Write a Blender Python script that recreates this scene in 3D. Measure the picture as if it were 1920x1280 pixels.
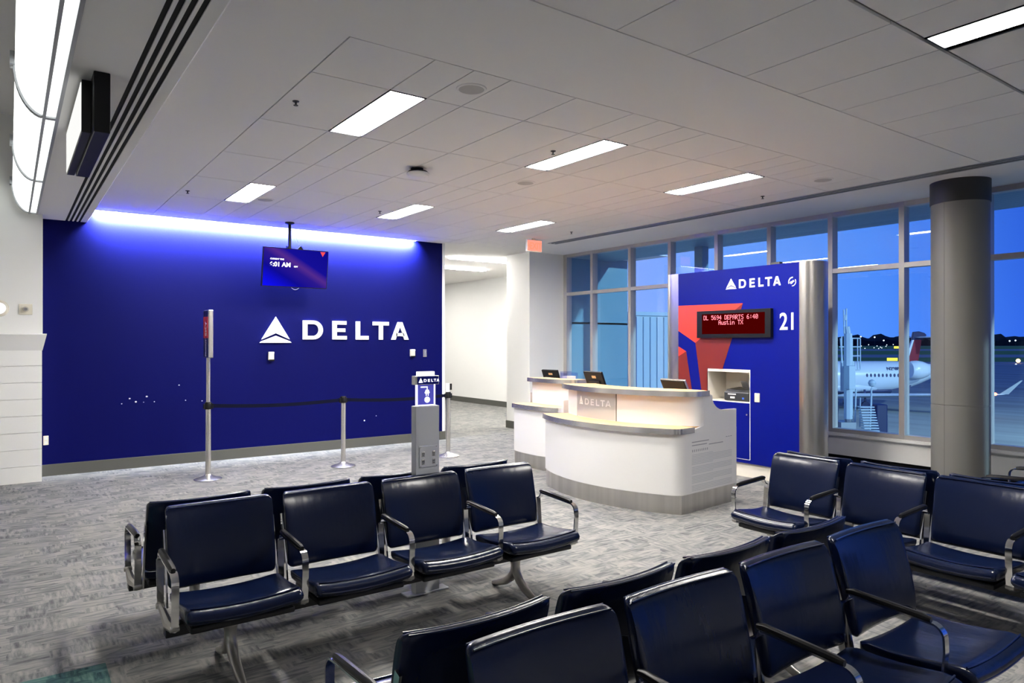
import bpy, bmesh, math, random
from mathutils import Vector, Matrix
random.seed(7)
C = bpy.context.scene.collection
PI = math.pi
for o in list(bpy.data.objects): bpy.data.objects.remove(o)

# ---------------------------------------------------------------- camera
cam = bpy.data.cameras.new('camera'); cam.sensor_width = 36.0; cam.lens = 1309.8*36/1920
cam.clip_start = .05; cam.clip_end = 3000
co = bpy.data.objects.new('camera', cam); C.objects.link(co)
YAW, PIT = 0.62374, 0.00177
co.location = (0, 0, 1.80); co.rotation_euler = (PI/2 + PIT, 0, -YAW)
sc = bpy.context.scene; sc.camera = co
sc.view_settings.view_transform = 'Standard'; sc.view_settings.look = 'None'
sc.view_settings.gamma = 1.0; sc.view_settings.use_curve_mapping = False
sc.view_settings.exposure = 2.3

# ---------------------------------------------------------------- sky at dawn (brighter towards the sunrise side)
w = bpy.data.worlds.new('dawn_sky'); sc.world = w; w.use_nodes = True
nt = w.node_tree; nt.nodes.clear()
def wn(t, **k):
    n = nt.nodes.new(t)
    for a, b in k.items(): setattr(n, a, b)
    return n
tc = wn('ShaderNodeTexCoord'); sep = wn('ShaderNodeSeparateXYZ')
nt.links.new(tc.outputs['Generated'], sep.inputs[0])
rampy = wn('ShaderNodeValToRGB'); e = rampy.color_ramp.elements     # azimuth: deep blue away from the sunrise, paler towards it
e[0].position = .28; e[0].color = (.026, .115, .74, 1); e[1].position = .86; e[1].color = (.36, .46, 1.0, 1)
for p_, c_ in ((.45, (.085, .27, .95)), (.60, (.15, .35, 1.0)), (.72, (.28, .42, 1.0))): x_ = e.new(p_); x_.color = (*c_, 1)
nt.links.new(sep.outputs['Y'], rampy.inputs[0])
mr = wn('ShaderNodeMapRange'); mr.inputs[1].default_value = 0; mr.inputs[2].default_value = .6; mr.inputs[3].default_value = .245; mr.inputs[4].default_value = .12
nt.links.new(sep.outputs['Z'], mr.inputs[0])
bg = wn('ShaderNodeBackground'); out = wn('ShaderNodeOutputWorld')
nt.links.new(rampy.outputs[0], bg.inputs[0]); nt.links.new(mr.outputs[0], bg.inputs[1])
nt.links.new(bg.outputs[0], out.inputs[0])

def area(name, loc, rot, sx, sy, power, col, spread=180):
    l = bpy.data.lights.new(name, 'AREA'); l.shape = 'RECTANGLE'; l.size = sx; l.size_y = sy; l.energy = power; l.color = col; l.spread = math.radians(spread)
    o = bpy.data.objects.new(name, l); C.objects.link(o); o.location = loc; o.rotation_euler = rot; return o
# the wall washer's own beam, thrown onto the blue wall; two apron floodlights on the building outside
area('wall_wash_beam', (3.46, 11.235, 3.638), (math.radians(48), 0, 0), 4.98, .03, 380, (.80, .88, 1.0), 122)
def spot(name, loc, target, power, col, deg):
    l = bpy.data.lights.new(name, 'SPOT'); l.energy = power; l.color = col; l.spot_size = math.radians(deg); l.spot_blend = .4; l.shadow_soft_size = .4
    o = bpy.data.objects.new(name, l); C.objects.link(o); o.location = loc
    o.rotation_euler = (Vector(target)-Vector(loc)).to_track_quat('-Z', 'Y').to_euler(); return o
spot('apron_floodlight', (17, -34, 11), (30, 14, -1), 17000, (.50, .80, 1.0), 75)
spot('apron_floodlight', (48, -6, 15), (60, 28, -1), 9000, (.55, .82, 1.0), 100)
TROFFER = 27.0     # strength of the ceiling troffers
WASH = 6.0        # strength of the wall-washer strip
COVE = .55

# ---------------------------------------------------------------- materials
MATS = {}
def mat(name, col, rough=.5, metal=0.0, emit=None, es=0, spec=.5, coat=0, bump=None, noise=None):
    m = bpy.data.materials.new(name); m.use_nodes = True; MATS[name] = m
    t = m.node_tree; b = t.nodes['Principled BSDF']
    b.inputs['Base Color'].default_value = (*col, 1); b.inputs['Roughness'].default_value = rough
    b.inputs['Metallic'].default_value = metal; b.inputs['Specular IOR Level'].default_value = spec
    b.inputs['Coat Weight'].default_value = coat
    if emit: b.inputs['Emission Color'].default_value = (*emit, 1); b.inputs['Emission Strength'].default_value = es
    tcn = t.nodes.new('ShaderNodeTexCoord')
    if noise:      # (scale xyz, amount): gentle colour variation of the material itself
        mp = t.nodes.new('ShaderNodeMapping'); mp.inputs['Scale'].default_value = noise[0]
        n = t.nodes.new('ShaderNodeTexNoise'); n.inputs['Scale'].default_value = 1; n.inputs['Detail'].default_value = 4
        hs = t.nodes.new('ShaderNodeMixRGB'); hs.blend_type = 'MULTIPLY'; hs.inputs[0].default_value = noise[1]
        hs.inputs[1].default_value = (*col, 1)
        rp = t.nodes.new('ShaderNodeValToRGB'); rp.color_ramp.elements[0].color = (.35, .35, .35, 1); rp.color_ramp.elements[1].color = (1.5, 1.5, 1.5, 1)
        rp.color_ramp.elements[0].position = .3; rp.color_ramp.elements[1].position = .7
        t.links.new(tcn.outputs['Object'], mp.inputs[0]); t.links.new(mp.outputs[0], n.inputs['Vector'])
        t.links.new(n.outputs['Fac'], rp.inputs[0]); t.links.new(rp.outputs[0], hs.inputs[2]); t.links.new(hs.outputs[0], b.inputs['Base Color'])
    if bump:       # (scale xyz, strength)
        mp = t.nodes.new('ShaderNodeMapping'); mp.inputs['Scale'].default_value = bump[0]
        n = t.nodes.new('ShaderNodeTexNoise'); n.inputs['Scale'].default_value = 1; n.inputs['Detail'].default_value = 3
        bp = t.nodes.new('ShaderNodeBump'); bp.inputs['Strength'].default_value = bump[1]; bp.inputs['Distance'].default_value = .01
        t.links.new(tcn.outputs['Object'], mp.inputs[0]); t.links.new(mp.outputs[0], n.inputs['Vector'])
        t.links.new(n.outputs['Fac'], bp.inputs['Height']); t.links.new(bp.outputs[0], b.inputs['Normal'])
    return m
def emis(name, col, s):
    m = bpy.data.materials.new(name); m.use_nodes = True; t = m.node_tree; t.nodes.clear(); MATS[name] = m
    e_ = t.nodes.new('ShaderNodeEmission'); e_.inputs[0].default_value = (*col, 1); e_.inputs[1].default_value = s
    o_ = t.nodes.new('ShaderNodeOutputMaterial'); t.links.new(e_.outputs[0], o_.inputs[0]); return m

M_wall = mat('white_paint', (.80, .80, .78), .6, bump=((60, 60, 60), .05))
M_ceil = mat('ceiling_board', (.80, .785, .76), .85, bump=((180, 180, 180), .15))
M_gyp = mat('gypsum', (.80, .785, .76), .8)
M_seam = mat('ceiling_seam', (.5, .49, .47), .9)
M_blue = mat('blue_wall_paint', (.0018, .0028, .074), .55, spec=.08, bump=((90, 90, 90), .06))
M_pblue = mat('blue_panel', (.0014, .006, .19), .35, spec=.16)
M_navy = mat('navy_panel', (.006, .01, .10), .35)
M_white = mat('white_laminate', (.74, .73, .72), .3)
M_belt = mat('black_navy_webbing', (.003, .004, .018), .8, spec=.1)
M_cream = mat('cream_laminate', (.70, .66, .58), .5)
M_letter = mat('white_lettering', (.95, .95, .95), .45)
M_grey = mat('grey_metal', (.33, .34, .36), .4, .35)
M_kiosk = mat('kiosk_paint', (.60, .61, .63), .45, .1)
M_base = mat('grey_vinyl_base', (.085, .085, .075), .6)
M_black = mat('black_plastic', (.006, .006, .007), .35, spec=.25)
M_soot = mat('matt_black', (.004, .004, .004), .9)
M_steel = mat('brushed_steel', (.56, .54, .515), .30, 1, noise=((9, 9, .2), .22))
M_rim = mat('steel_rim', (.80, .78, .75), .26, .9, noise=((5, 5, .2), .25))
M_chrome = mat('chrome', (.72, .71, .70), .10, 1)
M_alu = mat('cast_aluminium', (.42, .40, .37), .36, .85)
M_silver = mat('satin_silver', (.62, .60, .57), .27, .88)
M_wood = mat('maple_laminate', (.78, .47, .21), .35, noise=((3, 30, 30), .25))
M_vinyl = mat('navy_vinyl', (.0026, .007, .031), .23, spec=.36, bump=((16, 4, 5), .22))
M_piping = mat('navy_piping', (.005, .010, .04), .2, spec=.6)
M_under = mat('black_shell', (.006, .006, .008), .45)
M_frost = mat('frosted_glass', (.50, .51, .51), .3, .3)
M_frostl = mat('frosted_lettering', (.80, .80, .80), .5)
M_red = mat('bright_red_print', (.74, .04, .022), .4)
M_dred = mat('dark_red_print', (.17, .011, .007), .4)
M_mull = mat('painted_aluminium', (.46, .44, .42), .4, .2)
M_colm = mat('column_cladding', (.165, .16, .145), .5, .1)
M_colc = mat('column_collar', (.02, .02, .02), .5)
M_ivory = mat('ivory_plastic', (.70, .66, .55), .4)
M_paper = mat('printed_grey', (.33, .33, .35), .6)
M_print2 = mat('printed_pale_grey', (.56, .57, .58), .6)
M_light = emis('troffer_diffuser', (1.0, .96, .90), TROFFER)
M_wash = emis('wall_wash_led', (.80, .86, 1.0), WASH)
M_cove = emis('cove_diffuser', (.96, 1.0, .96), COVE)
M_edge = emis('lit_acrylic_edge', (.80, .78, 1.0), .45)
M_litw = emis('lit_white', (1, 1, 1), .34)
M_face = emis('dim_lit_white', (1, 1, .97), .20)
M_led = emis('red_led_dots', (1.0, .22, .27), .55)
M_exit = emis('exit_red', (1.0, .16, .09), .42)
M_exitb = emis('exit_pink_glow', (1.0, .30, .22), .25)
M_scr_t = emis('screen_white', (1, 1, 1), .4)
M_scr_r = emis('screen_red', (.9, .08, .10), .22)
M_blackled = emis('red_display_background', (.20, .0012, .001), .07)
# carpet: loop pile tiles, streaks along either weave direction in grey, charcoal and blue-grey
def carpet(name, stops, tile=.46):
    m = bpy.data.materials.new(name); m.use_nodes = True; t = m.node_tree; b = t.nodes['Principled BSDF']
    N = t.nodes.new; L = t.links.new
    tcn = N('ShaderNodeTexCoord')
    def streak(sx, sy, seed):
        mp = N('ShaderNodeMapping'); mp.inputs['Scale'].default_value = (sx, sy, 1); mp.inputs['Location'].default_value = (seed, seed*.7, 0)
        L(tcn.outputs['Object'], mp.inputs[0])
        n = N('ShaderNodeTexNoise'); n.inputs['Scale'].default_value = 1; n.inputs['Detail'].default_value = 5; n.inputs['Roughness'].default_value = .62
        L(mp.outputs[0], n.inputs['Vector']); return n
    a = streak(5, 34, 3); c = streak(34, 5, 11)
    cell = N('ShaderNodeMapping'); cell.inputs['Scale'].default_value = (6, 10, 1); L(tcn.outputs['Object'], cell.inputs[0])
    vo = N('ShaderNodeTexVoronoi'); vo.distance = 'CHEBYCHEV'; vo.inputs['Scale'].default_value = 1; L(cell.outputs[0], vo.inputs['Vector'])
    sp = N('ShaderNodeSeparateColor'); L(vo.outputs['Color'], sp.inputs[0])
    gt = N('ShaderNodeMath'); gt.operation = 'GREATER_THAN'; gt.inputs[1].default_value = .62; L(sp.outputs[0], gt.inputs[0])
    mx = N('ShaderNodeMixRGB'); L(gt.outputs[0], mx.inputs[0]); L(a.outputs['Fac'], mx.inputs[1]); L(c.outputs['Fac'], mx.inputs[2])
    ad = N('ShaderNodeMath'); ad.operation = 'MULTIPLY_ADD'; ad.inputs[1].default_value = .16; L(sp.outputs[1], ad.inputs[0])
    bw = N('ShaderNodeRGBToBW'); L(mx.outputs[0], bw.inputs[0]); L(bw.outputs[0], ad.inputs[2])
    big = N('ShaderNodeTexNoise'); big.inputs['Scale'].default_value = 1.3; big.inputs['Detail'].default_value = 2; L(tcn.outputs['Object'], big.inputs['Vector'])
    ad2 = N('ShaderNodeMath'); ad2.operation = 'MULTIPLY_ADD'; ad2.inputs[1].default_value = .14; L(big.outputs['Fac'], ad2.inputs[0]); L(ad.outputs[0], ad2.inputs[2])
    rp = N('ShaderNodeValToRGB'); el = rp.color_ramp.elements
    el[0].position = stops[0][0]; el[0].color = (*stops[0][1], 1); el[1].position = stops[-1][0]; el[1].color = (*stops[-1][1], 1)
    for p_, c_ in stops[1:-1]: x = el.new(p_); x.color = (*c_, 1)
    L(ad2.outputs[0], rp.inputs[0]); L(rp.outputs[0], b.inputs['Base Color'])
    b.inputs['Roughness'].default_value = .95; b.inputs['Specular IOR Level'].default_value = .15
    fn = N('ShaderNodeTexNoise'); fn.inputs['Scale'].default_value = 260; L(tcn.outputs['Object'], fn.inputs['Vector'])
    bp = N('ShaderNodeBump'); bp.inputs['Strength'].default_value = .35; bp.inputs['Distance'].default_value = .004
    L(fn.outputs['Fac'], bp.inputs['Height']); L(bp.outputs[0], b.inputs['Normal'])
    return m
M_carpet = carpet('grey_loop_carpet', [(.40, (.07, .073, .078)), (.54, (.125, .128, .132)), (.65, (.185, .185, .18)), (.75, (.235, .23, .217)), (.92, (.28, .27, .25))])
M_teal = carpet('teal_carpet', [(.48, (.02, .05, .06)), (.66, (.06, .13, .13)), (.84, (.12, .22, .19))])
# window glass: clear with a mirror-like surface reflection
def glass(name, tint, ior=.06):
    m = bpy.data.materials.new(name); m.use_nodes = True; t = m.node_tree; t.nodes.clear(); N = t.nodes.new
    tr = N('ShaderNodeBsdfTransparent'); tr.inputs[0].default_value = (*tint, 1)
    gl = N('ShaderNodeBsdfGlossy'); gl.inputs['Roughness'].default_value = 0.0
    lw = N('ShaderNodeLayerWeight'); pw = N('ShaderNodeMath'); pw.operation = 'POWER'; pw.inputs[1].default_value = 5
    ma = N('ShaderNodeMath'); ma.operation = 'MULTIPLY_ADD'; ma.inputs[1].default_value = 1-ior; ma.inputs[2].default_value = ior
    mx = N('ShaderNodeMixShader'); o_ = N('ShaderNodeOutputMaterial')
    t.links.new(lw.outputs['Facing'], pw.inputs[0]); t.links.new(pw.outputs[0], ma.inputs[0]); t.links.new(ma.outputs[0], mx.inputs[0])
    t.links.new(tr.outputs[0], mx.inputs[1]); t.links.new(gl.outputs[0], mx.inputs[2]); t.links.new(mx.outputs[0], o_.inputs[0])
    return m
M_glass = glass('window_glass', (.86, .95, .97), .07)
M_acryl = glass('clear_acrylic', (.80, .82, .98), .05)

# ---------------------------------------------------------------- mesh helpers
class MB:
    def __init__(s): s.bm = bmesh.new()
    def box(s, x0, x1, y0, y1, z0, z1, M=None):
        vs = [s.bm.verts.new((x, y, z)) for z in (z0, z1) for x, y in ((x0, y0), (x1, y0), (x1, y1), (x0, y1))]
        if M is not None:
            for v in vs: v.co = M @ v.co
        for f in ((3, 2, 1, 0), (4, 5, 6, 7), (0, 1, 5, 4), (1, 2, 6, 5), (2, 3, 7, 6), (3, 0, 4, 7)): s.bm.faces.new([vs[i] for i in f])
        return s
    def loft(s, rings, caps=True, closed=True):
        R = [[s.bm.verts.new(p) for p in r] for r in rings]; n = len(R[0])
        for a, b in zip(R, R[1:]):
            for i in range(n if closed else n-1):
                j = (i+1) % n
                try: s.bm.faces.new((a[i], a[j], b[j], b[i]))
                except ValueError: pass
        if caps:
            for r in (R[0][::-1], R[-1]):
                try: s.bm.faces.new(r)
                except ValueError: pass
        return s
    def tube(s, path, r, n=10, caps=True, sx=1.0):
        P = [Vector(p) for p in path]; rings = []
        rr = r if isinstance(r, (list, tuple)) else [r]*len(P)
        t0 = (P[1]-P[0]).normalized(); ref = Vector((0, 0, 1)) if abs(t0.z) < .9 else Vector((1, 0, 0))
        u = t0.cross(ref).normalized()
        for i, p in enumerate(P):
            t = (P[min(i+1, len(P)-1)]-P[max(i-1, 0)]).normalized()
            u = (u - t*u.dot(t)).normalized(); v = t.cross(u)
            rings.append([p + rr[i]*(math.cos(2*PI*k/n)*u*sx + math.sin(2*PI*k/n)*v) for k in range(n)])
        return s.loft(rings, caps)
    def cyl(s, c, r, z0, z1, n=32): return s.lathe([(0, z0), (r, z0), (r, z1), (0, z1)], c, n)
    def lathe(s, prof, c=(0, 0, 0), n=32, axis='z'):
        rings = []
        for r, z in prof:
            r = max(r, 1e-5); ring = []
            for k in range(n):
                a = 2*PI*k/n; p = (r*math.cos(a), r*math.sin(a), z)
                if axis == 'x': p = (z, p[0], p[1])
                if axis == 'y': p = (p[1], z, p[0])
                ring.append((c[0]+p[0], c[1]+p[1], c[2]+p[2]))
            rings.append(ring)
        return s.loft(rings, True)
    def prism(s, poly, f, d0, d1):          # polygon (a,b) swept from depth d0 to d1; f(a,b,d) -> xyz
        A = [s.bm.verts.new(f(a, b, d0)) for a, b in poly]; B = [s.bm.verts.new(f(a, b, d1)) for a, b in poly]; n = len(poly)
        s.bm.faces.new(A[::-1]); s.bm.faces.new(B)
        for i in range(n): s.bm.faces.new((A[i], A[(i+1) % n], B[(i+1) % n], B[i]))
        return s
    def ribbon(s, path, wx, th, x):         # flat bar following a (y,z) path at x
        P = [Vector((0, y, z)) for y, z in path]; rings = []
        for i, p in enumerate(P):
            t = (P[min(i+1, len(P)-1)]-P[max(i-1, 0)]).normalized(); nrm = Vector((0, -t.z, t.y))
            rings.append([(x+sx*wx/2, p.y+sn*nrm.y*th/2, p.z+sn*nrm.z*th/2) for sx, sn in ((-1, -1), (1, -1), (1, 1), (-1, 1))])
        return s.loft(rings)
    def pad(s, w, prof, bow, r=.022):       # upholstered pad: closed (y,z) profile swept along x with rounded ends and a sag
        cy = sum(p[0] for p in prof)/len(prof); cz = sum(p[1] for p in prof)/len(prof)
        hy = max(abs(p[0]-cy) for p in prof); hz = max(abs(p[1]-cz) for p in prof); rings = []
        ends = [0, r*.06, r*.2, r*.42, r*.7, r]; xs = [-w/2+d for d in ends] + [-w/2+r+(w-2*r)*k/12 for k in range(1, 12)] + [w/2-d for d in ends[::-1]]
        for x in xs:
            d = min(x+w/2, w/2-x); q = 0 if d >= r else r-math.sqrt(max(0, r*r-(r-d)**2)); u = 2*x/w
            dy, dz = bow(u)
            rings.append([(x, cy+(p[0]-cy)*(1-q/hy)+dy, cz+(p[1]-cz)*(1-min(.97, q/hz*.9))+dz) for p in prof])
        return s.loft(rings)
def obj(name, mb, m, parent=None, smooth=35, bev=0, loc=None, rot=None):
    bm = mb.bm if isinstance(mb, MB) else mb
    bmesh.ops.recalc_face_normals(bm, faces=bm.faces)
    me = bpy.data.meshes.new(name); bm.to_mesh(me); bm.free()
    if isinstance(m, (list, tuple)):
        for k in m: me.materials.append(k)
    else: me.materials.append(m)
    if smooth:
        me.shade_smooth(); me.set_sharp_from_angle(angle=math.radians(smooth))
    o = bpy.data.objects.new(name, me); C.objects.link(o)
    if parent: o.parent = parent
    if loc: o.location = loc
    if rot: o.rotation_euler = rot
    if bev:
        b = o.modifiers.new('bevel', 'BEVEL'); b.width = bev; b.segments = 2; b.limit_method = 'ANGLE'; b.angle_limit = math.radians(40); b.harden_normals = False
    return o
def tag(o, label=None, cat=None, group=None, kind=None):
    if label: o['label'] = label
    if cat: o['category'] = cat
    if group: o['group'] = group
    if kind: o['kind'] = kind
    return o
def thing(name, label, cat, loc=(0, 0, 0), rz=0, group=None):
    o = bpy.data.objects.new(name, None); C.objects.link(o); o.location = loc; o.rotation_euler = (0, 0, rz)
    o.empty_display_size = .1
    return tag(o, label, cat, group)
def struct(name, mb, m, parent=None, **k):
    o = obj(name, mb, m, parent, **k)
    if parent is None: o['kind'] = 'structure'
    return o
def kids(o): return [c for c in bpy.data.objects if c.parent == o]
def dup(src, loc, rz, label, group=None, skip=()):
    def rec(o, par):
        c = o.copy(); C.objects.link(c)
        if par: c.parent = par
        for k in kids(o):
            if k.name.split('.')[0] not in skip: rec(k, c)
        return c
    r = rec(src, None); r.location = loc; r.rotation_euler = (0, 0, rz); r['label'] = label
    if group: r['group'] = group
    return r
def text_obj(name, s, size, m, parent, loc, rot, ext=.001, align='LEFT', bold=0, sx=1):
    cu = bpy.data.curves.new(name, 'FONT'); cu.body = s; cu.size = size; cu.extrude = ext; cu.align_x = align; cu.offset = bold
    t = bpy.data.objects.new(name, cu); C.objects.link(t); bpy.context.view_layer.update()
    me = bpy.data.meshes.new_from_object(t.evaluated_get(bpy.context.evaluated_depsgraph_get()))
    bpy.data.objects.remove(t); bpy.data.curves.remove(cu)
    me.materials.clear(); me.materials.append(m); me.name = name
    o = bpy.data.objects.new(name, me); C.objects.link(o); o.location = loc; o.rotation_euler = rot; o.scale = (sx, 1, 1)
    if parent: o.parent = parent
    return o
# bold wordmark letters, cap height 1, drawn in (a,b) with depth d
def arc(cx, cy, rx, ry, a0, a1, n): return [(cx+rx*math.cos(a0+(a1-a0)*k/n), cy+ry*math.sin(a0+(a1-a0)*k/n)) for k in range(n+1)]
LET = {'D': 1.08, 'E': .80, 'L': .74, 'T': .96, 'A': 1.08}
def letter(mb, ch, f, d0, d1, st=.235):
    W = LET[ch]; P = lambda poly: mb.prism(poly, f, d0, d1)
    R = lambda x0, x1, y0, y1: P([(x0, y0), (x1, y0), (x1, y1), (x0, y1)])
    if ch == 'L': P([(0, 0), (W, 0), (W, .2), (st, .2), (st, 1), (0, 1)])
    if ch == 'T': P([(W/2-st/2, 0), (W/2+st/2, 0), (W/2+st/2, .8), (W, .8), (W, 1), (0, 1), (0, .8), (W/2-st/2, .8)])
    if ch == 'E': P([(0, 0), (W, 0), (W, .19), (st, .19), (st, .41), (W*.9, .41), (W*.9, .6), (st, .6), (st, .81), (W*.98, .81), (W*.98, 1), (0, 1)])
    if ch == 'D':
        n = 14; o_ = [(0, 0)] + arc(W-.52, .5, .52, .5, -PI/2, PI/2, n) + [(0, 1)]
        i_ = [(st, .19)] + arc(W-.52, .5, .52-st, .31, -PI/2, PI/2, n) + [(st, .81)]
        A = [[mb.bm.verts.new(f(a, b, d)) for a, b in q] for d in (d0, d1) for q in (o_, i_)]; N = len(o_)
        for k in range(N):
            j = (k+1) % N
            for a, b in ((0, 1), (2, 3), (0, 2), (1, 3)): mb.bm.faces.new((A[a][k], A[a][j], A[b][j], A[b][k]))
    if ch == 'A':
        h = .5*W; q = st*.58
        P([(0, 0), (st*1.08, 0), (h, .74), (h, 1), (h-q, 1)]); P([(W-st*1.08, 0), (W, 0), (h+q, 1), (h, 1), (h, .74)])
        R(W*.26, W*.74, .20, .38)
def triangle(mb, f, d0, d1, w=1.0, h=.84):   # the airline's split delta emblem
    P = lambda poly: mb.prism([(a*w, b*h) for a, b in poly], f, d0, d1)
    P([(.5, 1), (.055, .13), (.5, .37)]); P([(.5, 1), (.5, .37), (.945, .13)])
    P([(0, 0), (.5, 0), (.5, .27), (.045, .055)]); P([(.5, 0), (1, 0), (.955, .055), (.5, .27)])
GAPS = (.54, .54, .27, .17)
def wordmark(parent, f, cap, a0, b0, d0, d1, m, sx=1.0, stroke=.235):
    a = a0
    for i, ch in enumerate('DELTA'):
        mb = MB(); g = lambda x, y, d, a=a: f(a+x*cap*sx, b0+y*cap, d)
        letter(mb, ch, g, d0, d1, stroke); obj('letter', mb, m, parent, smooth=0)
        a += (LET[ch]+(GAPS[i] if i < 4 else 0))*cap*sx
    return a

H = 3.65; YB = 11.33; XW = 9.54
# ================================================================= setting
fl = MB(); fl.box(-4.2, XW+.1, -3.5, 26, -.12, 0); fl.box(XW+.1, 11.6, YB+.08, 26, -.12, 0)
struct('floor', fl, M_carpet, smooth=0)
tp = MB(); tp.box(-1.6, .44, 3.0, 4.52, 0, .004); struct('trim_1', tp, M_teal, smooth=0)
tag(bpy.data.objects['trim_1'], 'teal patch of carpet in the bottom left corner', None)

# blue feature wall, pilaster, corridor and pier walls
b = MB(); b.box(.2, 6.55, YB, YB+.16, 0, H+.4); struct('wall_far', b, M_blue, smooth=0)
b = MB(); b.box(6.548, 6.60, YB-.012, YB+.172, .0, H+.3); struct('wall_far_end', b, M_wall, smooth=0)
b = MB(); b.box(.2, 6.56, YB-.018, YB, 0, .155); b.box(6.56, 6.615, YB-.018, YB+.18, 0, .155); struct('baseboard_far', b, M_base, smooth=0)
b = MB(); b.box(-4.2, .352, 10.95, 11.6, 1.71, 5.0)
for k in range(8): b.box(-4.2, .345, 10.93, 11.6, .215*k, .215*k+.209)
b.box(-4.2, .335, 10.945, 11.6, 0, 1.71)
struct('wall_left', b, M_wall, smooth=0)
b = MB(); P = [(10.93, 1.70), (10.86, 1.905), (10.95, 1.918), (11.2, 1.918), (11.2, 1.70)]
rings = [[(x, y - (0), z) for y, z in P] for x in (-4.2, .35)]; b.loft(rings); b.loft([[(.35, y, z) for y, z in P], [(.35+.045*(z-1.70)/.21, y, z) for y, z in P]])
struct('trim_2', b, M_wall, smooth=0)
b = MB(); b.box(8.59, XW+.12, YB, 12.13, 0, H+.3); struct('wall_pier', b, M_wall, smooth=0)
b = MB(); b.box(8.572, XW, YB-.018, YB, 0, .155); b.box(8.572, 8.59, YB, 12.14, 0, .155); struct('baseboard_pier', b, M_base, smooth=0)
b = MB(); b.box(11.25, 11.45, 12.13, 26, 0, H+.3); struct('wall_corridor', b, M_wall, smooth=0)
b = MB(); b.box(11.232, 11.25, 12.2, 26, 0, .155); struct('baseboard_corridor', b, M_base, smooth=0)
b = MB(); b.box(9.6, 11.3, 12.05, 12.13, 0, H+.3); struct('wall_corridor_near', b, M_wall, smooth=0)
b = MB(); b.box(.2, 11.4, 25.6, 25.8, 0, H+.3); struct('wall_corridor_end', b, M_wall, smooth=0)
b = MB(); b.box(.2, .35, 11.49, 25.6, 0, H+.3); struct('wall_corridor_left', b, M_wall, smooth=0)
b = MB(); b.box(-4.3, -4.2, -3.5, 11.6, 0, 5); struct('wall_concourse', b, M_wall, smooth=0)
b = MB(); b.box(-4.3, XW+.2, -3.6, -3.5, 0, 5); struct('wall_near', b, M_wall, smooth=0)
# ceilings: lay-in boards with real gaps over a darker backing, smooth gypsum bands between
ZT = H
c = MB(); c.box(.93, XW+.15, -3.5, 26, H+.03, H+.12); c.box(XW+.15, 11.6, YB, 26, H+.03, H+.12)
ceil = struct('ceiling', c, M_seam, smooth=0)
xs = []; x = 1.67
while x < 8.15:
    for s_ in (.61, .305, .305, .61, .305*1):
        xs.append(x); x += s_
    # pattern: board, light slot width, infill, board, infill
xs = [1.67, 2.26, 2.565, 2.87, 3.48, 4.09, 4.395, 4.70, 5.005, 5.615, 6.225, 6.53, 6.835, 7.14, 7.75, 8.125]
ys = [4.0, 4.67, 5.89, 7.11, 8.33, 9.55, 10.77, 11.24]
TR = {(2.26, 4.67), (4.395, 4.67), (6.53, 4.67), (2.26, 8.33), (4.395, 8.33), (6.53, 8.33)}
t = MB(); g = .0045
for i in range(len(xs)-1):
    for j in range(len(ys)-1):
        if (xs[i], ys[j]) in TR: continue
        t.box(xs[i]+g, xs[i+1]-g, ys[j]+g, ys[j+1]-g, H, H+.02)
obj('ceiling_board', t, M_ceil, ceil, smooth=0)
t = MB(); xn = [2.30+.617*k - 1.85 for k in range(11)]; xn = [v for v in xn if 1.0 < v < 8.1]; xn = [.975] + xn + [8.125]
for i in range(len(xn)-1):
    for y0, y1 in ((2.0, 3.0), (.76, 1.98), (-.46, .74), (-1.7, -.48), (-3.5, -1.72)):
        if y0 == .76 and xn[i] < 4.5 < xn[i+1]:
            for a, b_ in ((xn[i], 4.51), (4.83, xn[i+1])): t.box(a+g, b_-g, y0+g, y1-g, H, H+.02)
            continue
        t.box(xn[i]+g, xn[i+1]-g, y0+g, y1-g, H, H+.02)
obj('ceiling_board', t, M_ceil, ceil, smooth=0)
t = MB(); t.box(.93, 8.125, 3.005, 3.994, H-.001, H+.02); t.box(.93, 1.664, 3.994, YB, H-.001, H+.02)
t.box(1.664, 8.125, 11.31, YB, H-.001, H+.02); t.box(1.664, 8.125, 11.2, 11.245, H-.001, H+.02); t.box(6.0, 8.125, 11.245, 11.31, H-.001, H+.02); t.box(1.664, 8.125, YB, 26, H, H+.02); t.box(.3, 1.664, YB+.2, 26, H, H+.02)
t.box(8.32, XW+.12, -3.5, YB, H-.001, H+.02); t.box(8.125, 11.5, 10.2, 26, H, H+.02)
obj('gypsum_band', t, M_gyp, ceil, smooth=0)
b = MB(); b.box(-4.3, .30, -3.6, 11.6, 4.70, 4.8); struct('ceiling_concourse', b, M_gyp, smooth=0)

# dropped bulkhead along the concourse side, with grooves for the linear diffuser
prof = [(.94, 4.8), (.94, 3.70), (.972, 3.6485), (.872, 3.47)]
X0 = .80
for k in range(4): prof += [(X0-.05*k, 3.47), (X0-.05*k, 3.52), (X0-.05*k-.030, 3.52), (X0-.05*k-.030, 3.47)]
prof += [(.29, 3.47), (.29, 4.8)]
b = MB(); b.loft([[(x, y, z) for x, z in prof] for y in (-3.5, YB)]); struct('trim_3', b, M_gyp, smooth=0)
dv = thing('linear_air_diffuser', 'long black four-slot air diffuser in the dropped bulkhead at left', 'air vent', (.72, 4, 3.5))
for k in range(4):
    m_ = MB(); m_.box(X0-.05*k-.0295-.72, X0-.05*k-.0005-.72, -7.4, YB-.01-4, -.022, .018); obj('slot', m_, M_soot, dv, smooth=0)

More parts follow.
